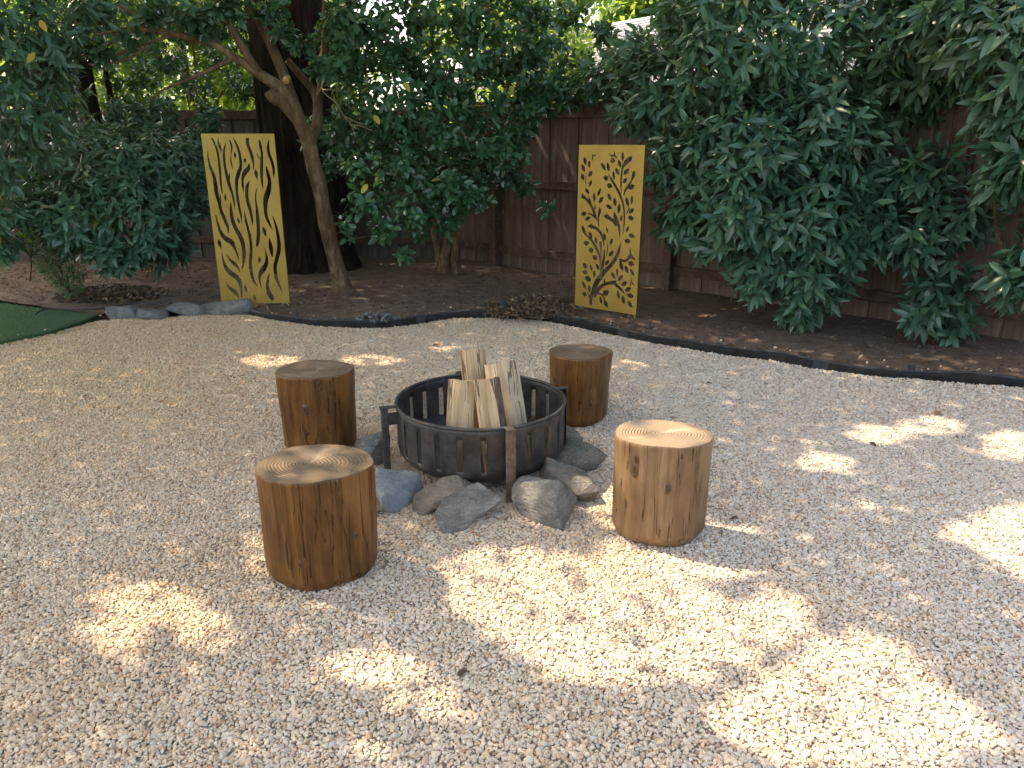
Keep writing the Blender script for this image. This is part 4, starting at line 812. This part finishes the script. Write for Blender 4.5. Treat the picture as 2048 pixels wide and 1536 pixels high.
for pts in ([(600,240,7.2,24),(582,190,7.2,21),(560,130,7.2,20),(530,65,7.2,19),(495,-5,7.2,18),(470,-60,7.2,17)], [(522,152,7.05,16),(485,95,6.95,15),(450,30,6.9,14),(425,-30,6.85,13)],
            [(622,290,7.3,24),(634,240,7.4,20),(632,190,7.5,18),(600,150,7.5,15),(575,120,7.5,12)], [(634,245,7.4,18),(640,180,7.45,13),(650,85,7.5,15),(652,0,7.5,14)],
            [(600,245,7.2,26),(568,205,7.1,28),(548,195,7.08,26),(538,182,7.06,24)], [(470,115,7.0,10),(400,150,6.9,7),(330,178,6.9,5),(300,205,6.9,4)], [(345,68,6.9,9),(290,40,6.85,6),(235,10,6.8,4)], [(345,70,6.9,7),(270,95,6.85,5),(210,120,6.8,3)], [(420,86,6.95,8),(350,20,6.9,6),(320,-20,6.9,4)],
            [(270,60,6.85,6),(205,95,6.8,4),(140,120,6.8,3)], [(300,90,6.85,5),(250,120,6.8,4),(180,132,6.8,3)]):
    trunk_px(t1, pts, M['bark'], 'limb', 9, .05, int(pts[0][0]))
c = at(571, 162, 7.10); trunk_px(t1, [(576,156,7.16,13),(571,162,7.08,13)], M['cutwood'], 'pruned_stub', 10, 0)
# bare twigs
TW = [[(648,150,7.4),(646,182,7.35),(672,205,7.3),(688,232,7.25),(702,250,7.2),(712,275,7.2)], [(660,150,7.4),(684,168,7.35),(690,200,7.3),(706,220,7.25),(730,212,7.2)], [(645,180,7.35),(675,178,7.3),(700,165,7.3)], [(700,165,7.3),(690,190,7.3),(678,210,7.3)], [(688,232,7.25),(715,245,7.2),(735,250,7.2)], [(640,130,7.4),(670,150,7.35),(690,165,7.3)], [(650,160,7.4),(635,190,7.35)], [(672,205,7.3),(660,165,7.4)], [(702,250,7.2),(722,252,7.2),(745,262,7.15)]]
for q in TW:
    P = catmull([at(*p) for p in q], 5); v, f = tube(P, np.linspace(.0075, .003, len(P)), 6); mk('twig', v, f, M['twig'], t1)
def camellia(t, blobs, singles, size=.098, m=7, spacing=.102):
    tips, nn = blob_tips(PB(blobs), spacing); ax = nn * .8 + np.array([0, 0, .35]) + rng.normal(0, .3, nn.shape)
    P, D, N, S = sprays(tips, ax, m, size, .018, 35, 95, .25); foliage(t, CAMEL, M['camellia'], P, D, N, S, singles)
camellia(t1, [(600,85,7.0,.10),(565,60,7.0,.10),(640,130,7.0,.12),(690,120,7.1,.16),(690,40,7.2,.22),(450,10,6.9,.16),(380,25,6.9,.17),(300,25,6.9,.16),(540,15,7.1,.14),(250,75,6.8,.10),(330,120,6.9,.10),(200,100,6.8,.12),(410,55,6.95,.10)], 260)
b2 = np.array([-.72, 8.65, .1])
t2 = root('camellia_tree', b2, 'bushy camellia tree with glossy dark leaves in the middle by the fence corner', 'tree')
for pts in ([(890,553,8.65,36),(890,520,8.65,22),(897,480,8.6,20),(905,420,8.5,18),(890,330,8.4,18)], [(914,552,8.6,30),(911,520,8.6,20),(914,470,8.55,18),(905,400,8.5,20),(960,300,8.4,16)], [(885,540,8.75,22),(875,490,8.75,18),(860,420,8.6,16),(820,320,8.4,12)]):
    trunk_px(t2, pts, M['bark_pale'], 'trunk', 12, .08, int(pts[0][0]))
limbs(t2, at(895, 380, 8.45), [at(800, 330, 7.4), at(900, 260, 7.6), at(1000, 250, 7.7), at(740, 390, 7.2), at(830, 440, 7.1), at(1080, 400, 7.4), at(900, 120, 7.7), at(770, 150, 7.5), at(1040, 110, 7.9)], .03, M['bark'], 8, 4)
camellia(t2, [(770,40,7.6,.45),(710,185,7.4,.22),(790,190,7.3,.36),(900,110,7.6,.45),(1000,60,7.8,.45),(880,240,7.4,.36),(985,200,7.6,.36),(800,320,7.2,.28),(730,395,7.0,.17),(715,330,7.2,.11),(900,365,7.25,.30),(1000,295,7.4,.28),(830,420,7.0,.20),(765,455,6.95,.12),(895,440,7.1,.13),(950,385,7.25,.18),(808,510,6.9,.07),(848,470,7.0,.08),(1040,240,7.6,.24),(1055,370,7.3,.09),(1092,412,7.2,.07),(1090,180,7.8,.26),(1060,70,7.9,.32),(690,440,7.0,.07),(700,470,6.95,.06),(1020,345,7.35,.13),(890,-10,7.5,.4),(680,250,7.6,.16),(640,270,8.1,.20),(665,330,7.9,.12),(700,300,7.5,.14),(760,260,7.4,.2),(700,90,7.9,.3),(740,270,7.6,.22),(960,330,8.0,.25),(840,330,8.1,.3),(1150,160,8.1,.26),(1212,62,8.2,.14),(1275,88,7.8,.13),(1145,30,8.2,.16),(1330,40,7.6,.12)], 300)
# a few yellowing leaves
yl = np.array([at(748, 230, 6.85), at(735, 368, 6.7), at(80, 40, 6.0), at(70, 105, 6.0), at(808, 165, 6.9), at(1180, 30, 7.6)])
for i, p in enumerate(yl):
    A = np.eye(4); d = nrmz(np.array([[.4 * (-1) ** i, -.3, -.6]]))[0]; D_, S_, N_ = frames(d[None], np.array([[.2, -1, .3]])); s = .10
    A[:3, 0] = D_[0] * s; A[:3, 1] = S_[0] * s; A[:3, 2] = N_[0] * s; A[:3, 3] = p - np.array(parent_loc(t2))
    if i == 0: YV = variants('yellow_leaf', CAMEL, M['yleaf'], 3)
    o = bpy.data.objects.new('yellow_leaf', YV[i % 3]); COL.objects.link(o); o.parent = t2; o.matrix_basis = Matrix(A.tolist())

# ------------------------------------------------------------------ the great tree: trunk behind the camellia, crown over the patio
b3 = np.array([-2.42, 9.05, .08]); bt_ = root('great_tree', b3, 'massive dark ridged trunk rising out of view behind the leaning tree', 'tree')
zs = np.array([-.1, .1, .3, .6, 1.0, 1.5, 2.2, 3.0, 4.0, 5.2, 6.4, 7.6]); rd = np.array([.66, .56, .50, .465, .45, .44, .435, .43, .42, .38, .32, .2]) 
P = np.column_stack([b3[0] - .02 * zs, b3[1] + 0 * zs, zs]); Q = catmull(np.column_stack([P, rd]), 9)
V = []; nA = 96; th = np.linspace(0, 2 * math.pi, nA, endpoint=False); rn = Noise(77, 7.0, 3); rn2 = Noise(78, 18, 2)
for x, y, z, r in Q:
    q = np.column_stack([np.cos(th) * 1.6, np.sin(th) * 1.6, np.full(nA, z * .16)]); k = 1 + .055 * (1 - 2 * np.abs(rn(q))) + .02 * rn2(q * [1, 1, 2])
    V.append(np.column_stack([x + r * k * np.cos(th), y + r * k * np.sin(th), np.full(nA, z)]))
V = np.vstack(V); Fc = [(i * nA + j, i * nA + (j + 1) % nA, (i + 1) * nA + (j + 1) % nA, (i + 1) * nA + j) for i in range(len(Q) - 1) for j in range(nA)]
mk('trunk', V, Fc, M['bark_big'], bt_)
# where the sun comes through the crown: openings, as seen on the gravel
def polyg(pts, z=0): return np.array([gp(*p, z)[:2] for p in pts])
def ell(cx, cy, rx, ry, n=14, z=0):
    return polyg([(cx + rx * math.cos(a), cy + ry * math.sin(a)) for a in np.linspace(0, 2 * math.pi, n, endpoint=False)], z)
GAPS = [(polyg([(1100,1095),(1180,1120),(1230,1085),(1290,1105),(1360,1150),(1450,1195),(1520,1160),(1605,1195),(1595,1245),(1480,1310),(1380,1350),(1250,1360),(1130,1330),(1000,1270),(920,1190),(900,1120),(980,1100)]), .95),
        (polyg([(1430,1420),(1560,1345),(1690,1265),(1790,1290),(1830,1345),(1920,1400),(1945,1460),(1850,1510),(1700,1520),(1560,1500),(1450,1470)]), .90),
        (polyg([(1895,1060),(1970,1025),(2120,1000),(2200,1250),(2048,1155)]), .97),
        (ell(1860,850,60,14), .97), (ell(1755,868,45,16), .97), (ell(1650,925,45,16), .97), (ell(1595,888,35,10), .5), (ell(2020,890,45,28), .9), (ell(1750,1012,30,12), .6),
        (ell(300,1210,85,32), .95), (ell(225,1268,55,28), .95), (ell(420,1262,38,34), .85), (ell(745,1335,100,26), .95), (ell(850,1400,60,24), .5), (ell(780,1520,80,26), .4),
        (ell(520,1110,26,34), .7), (ell(525,652,34,9), .97), (ell(540,722,48,9), .95), (ell(640,742,50,9), .6), (ell(735,718,60,9), .8), (ell(1215,1005,30,40), .9), (ell(1240,730,40,8), .6), (ell(880,690,40,6), .7)]
def onto(P):                                                      # a point above the ground seen along the sun
    P = np.asarray(P, float); return P[:2] - SUN[:2] * (P[2] / SUN[2])
def disc(P, r, n=12):
    c = onto(P); return np.array([c + r * np.array([math.cos(a), math.sin(a)]) for a in np.linspace(0, 6.283, n, endpoint=False)])
GAPS += [(disc((.56, 2.70, .43), .17), .97), (disc((.44, 2.58, .33), .11), .95), (disc((-.72, 2.42, .437), .17), .75), (disc((-.02, 2.92, .25), .08), .8), (disc((-.16, 3.2, .45), .14), .55), (disc((2.3, 6.2, 2.3), .35), .7), (disc((2.0, 6.5, 2.6), .35), .6), (disc((-1.9, 7.2, 2.2), .3), .7), (disc((-1.7, 7.3, .6), .12), .6)]
cN = Noise(31, 1.5, 3, 2); GG = []; HH = []
for lay, h0 in enumerate((4.7, 5.1, 5.5, 5.9, 6.3)):
    g = hexpts(-7.6 + .03 * lay, 5.7, -1.4 + .04 * lay, 10.4, .080); GG.append(g); HH.append(h0 + .2 * cN(g) + rng.uniform(-.25, .25, len(g)))
G = np.vstack(GG); h = np.concatenate(HH); n = len(G)
keep = rng.random(n) < np.where(G[:, 1] > soil_y(G[:, 0]) - .1, np.where(G[:, 0] > 1.5, .78, .88), 1.0)
for pg, pr in GAPS:
    c0 = pg.mean(0); grow = c0 + (pg - c0) * (1 + .045 / np.maximum(np.linalg.norm(pg - c0, axis=1, keepdims=True), .05)); keep &= ~(in_poly(G, grow) & (rng.random(n) < (.965 if pr > .86 else pr)))
G, h = G[keep], h[keep]; n = len(G); Cn = np.column_stack([G + SUN[:2] * (h / SUN[2])[:, None], h])
D = nrmz(rng.normal(size=(n, 3)) * [1, 1, .5] + [0, 0, -.15]); N = nrmz(rng.normal(0, .38, (n, 3)) + SUN * 1.0); S = rng.uniform(.098, .135, n); Cn -= D * (S * .5)[:, None]
V, Fc, A = leaf_arrays(SMALL, Cn, D, N, S, rng.random(n)); mk('crown', V, Fc, M['canopy'], bt_, True, {'rnd': A}, kind='stuff')
limbs(bt_, np.array([-2.52, 9.05, 4.2]), [(-8, 8.2, 5.3), (-1.2, 6.8, 5.5), (-6, 10.8, 5.2), (-7.8, 6.6, 5.4), (-.2, 9.8, 5.5), (-5.5, 8.4, 5.8)], .17, M['bark_big'], 9, 8, 'limb', .02)

# ------------------------------------------------------------------ trees beyond the fence
def far_tree(x, y, hgt, cr, label, nleaf, seed, zc=None, mat='bgleaf', tr=.12, size=.16):
    r_ = np.random.default_rng(seed); t = root('background_tree', (x, y, -.05), label, 'tree', 'trees beyond the fence'); zc = zc or hgt * .6
    v, f = tube(catmull([(x, y, -.1), (x + r_.normal(0, .1), y, hgt * .3), (x + r_.normal(0, .25), y, hgt * .6), (x + r_.normal(0, .3), y, hgt * .95)], 6), np.linspace(tr, .02, 19), 9, .08, seed); mk('trunk', v, f, M['bark'], t)
    nb = 16; c = np.column_stack([x + r_.normal(0, cr * .5, nb), y + r_.normal(0, cr * .5, nb), zc + r_.uniform(-1, 1, nb) * hgt * .38]); rr = r_.uniform(.3, .55, nb) * cr * .8
    ix = r_.integers(0, nb, nleaf); vv = r_.normal(size=(nleaf, 3)); vv /= np.linalg.norm(vv, axis=1)[:, None]; P = c[ix] + vv * (rr[ix] * r_.uniform(.5, 1.08, nleaf))[:, None]
    P[:, 2] = np.maximum(P[:, 2], .2); V, Fc, A = leaf_arrays(SMALL, P, r_.normal(size=(nleaf, 3)) + [0, 0, -.4], vv + r_.normal(0, .5, (nleaf, 3)) + [0, 0, .5], size * r_.uniform(.7, 1.2, nleaf), r_.random(nleaf))
    mk('crown', V, Fc, M[mat], t, True, {'rnd': A}, kind='stuff')
    limbs(t, (x, y, hgt * .3), c[:6], tr * .4, M['bark'], 6, seed, 'limb')
far_tree(-8.2, 15.0, 5.2, 2.0, 'leafy tree behind the grey fence at the far left', 9000, 1)
far_tree(-5.6, 14.0, 4.6, 1.7, 'yellow green sunlit tree glimpsed over the grey fence', 9000, 2)
far_tree(-3.4, 13.2, 4.4, 1.4, 'sunlit tree over the fence just left of the great trunk', 7500, 3)
far_tree(-10.5, 19.0, 8.0, 2.6, 'tall far tree at the upper left against the sky', 8000, 4, size=.2)
far_tree(-6.5, 20.5, 7.0, 2.4, 'far tree standing behind the yellow green one', 8000, 5, size=.2)
far_tree(-.2, 15.5, 6.0, 1.8, 'tree beyond the fence corner behind the camellia', 8500, 6)
far_tree(6.0, 36.0, 11.0, 3.4, 'pale green tree above the ridge of the shingle roof', 9000, 7, 7.5, size=.42)
far_tree(5.6, 19.5, 7.2, 2.0, 'tree beside the shingle roof above the wide laurel', 3600, 8, 5.6)
far_tree(8.8, 13.5, 4.2, 1.3, 'small sunlit tree beyond the fence at the right', 2600, 9)
far_tree(1.6, 40.0, 12.0, 4.5, 'tall tree standing behind the neighbouring house', 9000, 10, size=.42)
far_tree(9.5, 33.0, 12.0, 4.5, 'tall tree rising behind the right part of the roof', 8000, 11, size=.42)
far_tree(-15, 24.0, 10.0, 3.5, 'broad far tree beyond the left end of the fence', 4200, 12, size=.22)
far_tree(-2.5, 30.0, 9.0, 3.2, 'far tree hidden mostly by the great trunk', 4200, 13, size=.25)
# dark slim trunks by the left fence
for i, (pts, lb) in enumerate([([(205,520,8.6,40),(198,330,8.6,36),(192,255,8.6,36),(178,200,8.55,34),(166,120,8.5,32),(160,40,8.5,28),(150,-60,8.5,24)], 'dark bare trunk rising behind the big left laurel'), ([(232,520,8.9,14),(228,300,8.9,13),(222,200,8.9,12),(212,150,8.9,10),(205,60,8.9,8),(195,-40,8.9,6)], 'thin dark sapling trunk right of the dark bare trunk')]):
    p = at(*pts[0][:3]); t = root('slim_tree', (p[0], p[1], .1), lb, 'tree'); p0 = np.array([p[0], p[1], .08])
    trunk_px(t, pts, M['bark_big'], 'trunk', 10, .08, i + 3)
    camellia(t, ([(205,110,8.5,.16),(170,20,8.5,.25),(120,150,8.6,.2),(230,215,8.9,.14)] if i == 0 else [(285,150,9.1,.20),(340,115,9.2,.18),(395,165,9.2,.22),(300,60,9.1,.26),(250,30,9.0,.28),(350,50,9.1,.2),(450,40,9.2,.22),(225,150,9.0,.16),(440,110,9.3,.2),(480,165,9.4,.2),(330,205,9.3,.16),(400,30,9.2,.25),(500,60,9.4,.25),(260,205,9.1,.14),(420,215,9.4,.13)]), 0, .075, 7, .10)

# ------------------------------------------------------------------ leaf litter and small things on the soil
def litter(name, X, Y, Zoff, S, label, cat):
    n = len(X); P = np.column_stack([X, Y, soil_z(X, Y) + Zoff]); D = rng.normal(size=(n, 3)) * [1, 1, .25]; N = rng.normal(0, .45, (n, 3)) + [0, 0, 1]
    V, Fc, A = leaf_arrays([leaf_tpl([0, .35, .7, 1], [.03, .22, .17, .01], .6, .25), leaf_tpl([0, .35, .7, 1], [.03, .16, .12, .01], -.5, -.2)], P, D, N, S, rng.random(n) ** 1.3)
    mk(name, V, Fc, M['litter'], None, True, {'rnd': A}, label=label, cat=cat, kind='stuff')
n = 5200; X = rng.uniform(-6.5, 5.2, n); Y = soil_y(X) + .03 + rng.gamma(1.6, .9, n); ok = (Y < 10) & (rng.random(n) < np.where(X > 1.2, .25, .9)); X, Y = X[ok], Y[ok]
litter('leaf_litter', X, Y, .004, rng.uniform(.015, .055, len(X)), 'thin scatter of dry brown leaves over the bare soil', 'leaves')
c = gp(1072, 612, .1); n = 3000; a = rng.uniform(0, 6.28, n); q = np.sqrt(rng.random(n)); X = c[0] + q * np.cos(a) * .52; Y = c[1] + .12 + q * np.sin(a) * .38
litter('leaf_pile', X, Y, rng.random(n) * .09 * (1 - q * q) + .003, rng.uniform(.028, .065, n), 'heap of dry brown leaves beside the leafy gold panel', 'leaf pile')
c = gp(215, 588, .1); n = 1500; a = rng.uniform(0, 6.28, n); q = np.sqrt(rng.random(n)); X = c[0] + q * np.cos(a) * .55; Y = c[1] + .1 + q * np.sin(a) * .35
litter('dead_fern', X, Y, rng.random(n) * .10 * (1 - q * q), rng.uniform(.03, .08, n), 'rusty brown dead fronds under the left laurel', 'leaf pile')
# heap of grey gum balls by the edging
c = gp(752, 640, .07); bm = bmesh.new()
for i in range(70):
    a, q = random.uniform(0, 6.28), math.sqrt(random.random()); x = c[0] + q * math.cos(a) * .20; y = c[1] + .10 + q * math.sin(a) * .11
    z = float(soil_z(np.array(x), np.array(y))) + .012 + random.random() * .045 * (1 - q * q); m4 = Matrix.Translation((x, y, z)) @ Matrix.Diagonal((1, 1, .85, 1)); bmesh.ops.create_icosphere(bm, subdivisions=2, radius=random.uniform(.013, .022), matrix=m4)
me = bpy.data.meshes.new('cobble_heap'); bm.to_mesh(me); bm.free(); k = NT('grey_cobble'); k.base(k.ramp(k.noise(k.coord(), 60, 4), [(.35, (.06,.058,.055)), (.65, (.15,.145,.135))]), .85); me.materials.append(k.m); me.polygons.foreach_set('use_smooth', np.ones(len(me.polygons), dtype=bool))
o = bpy.data.objects.new('cobble_heap', me); COL.objects.link(o); tag(o, 'little heap of round grey cobbles on soil behind the edging', 'cobbles', kind='stuff')
# soil clods
c_n = 700; X = rng.uniform(-3.5, 4.6, c_n); Y = soil_y(X) + .02 + rng.gamma(1.3, .45, c_n); bm = bmesh.new()
for x, y in zip(X, Y):
    s = random.uniform(.006, .020); bmesh.ops.create_icosphere(bm, subdivisions=1, radius=s, matrix=Matrix.Translation((x, y, float(soil_z(np.array(x), np.array(y))) + s * .3)) @ Matrix.Rotation(random.random() * 3, 4, 'Z') @ Matrix.Diagonal((1.2, .9, .6, 1)))
me = bpy.data.meshes.new('soil_clods'); bm.to_mesh(me); bm.free(); me.materials.append(M['soil']); o = bpy.data.objects.new('soil_clods', me); COL.objects.link(o); tag(o, 'small clods and stones scattered over the bare soil', 'soil', kind='stuff')
# drip hose behind the turf
P = catmull([gp(x, y, .08) for x, y in [(72,631),(80,625),(100,620),(150,621),(200,620),(235,614),(270,609),(330,612)]], 8); v, f = tube(P + [0, 0, .012], np.full(len(P), .008), 8)
o = mk('drip_hose', v, f, M['edging'], None, label='thin black drip hose lying on the soil behind the turf', cat='hose')
# odd dark bits and dry leaves on the gravel
for i, (px_, py_, s, tone, lb) in enumerate([(1414,768,.030,.02,'black leaf scrap on the gravel far right of the back stool'),(1738,887,.035,.03,'dark curled leaf on the gravel beside the right sun flecks'),(1882,826,.040,.75,'tan dry leaf on the gravel near the right end of the edging'),(1545,1137,.030,.2,'brown leaf crumb on the shaded gravel right of the sunlit stool'),(1478,1040,.030,.3,'small brown leaf on the gravel just right of the sunlit stool'),(935,1345,.028,.05,'dark leaf crumb on the gravel in the lower middle'),(272,640,.030,.1,'dark scrap on the gravel before the edge stones'),(905,715,.030,.1,'tiny dark leaf on the gravel behind the firewood'),(880,692,.060,.7,'curled tan leaf on the gravel near the edging dip')]):
    p = gp(px_, py_); tv, tf = leaf_tpl([0, .35, .7, 1], [.05, .3, .25, .02], .7, .35)
    A = Matrix.Translation((p[0], p[1], .006)) @ Matrix.Rotation(random.random() * 6, 4, 'Z') @ Matrix.Rotation(random.uniform(-.4, .4), 4, 'X') @ Matrix.Scale(s * 1.4, 4)
    o = put('fallen_leaf', mesh_data('fallen_leaf', tv, tf, M['litter'], True, {'rnd': np.full(len(tv), tone)}), None, A)
    tag(o, lb, 'leaf', 'fallen leaves on the gravel')
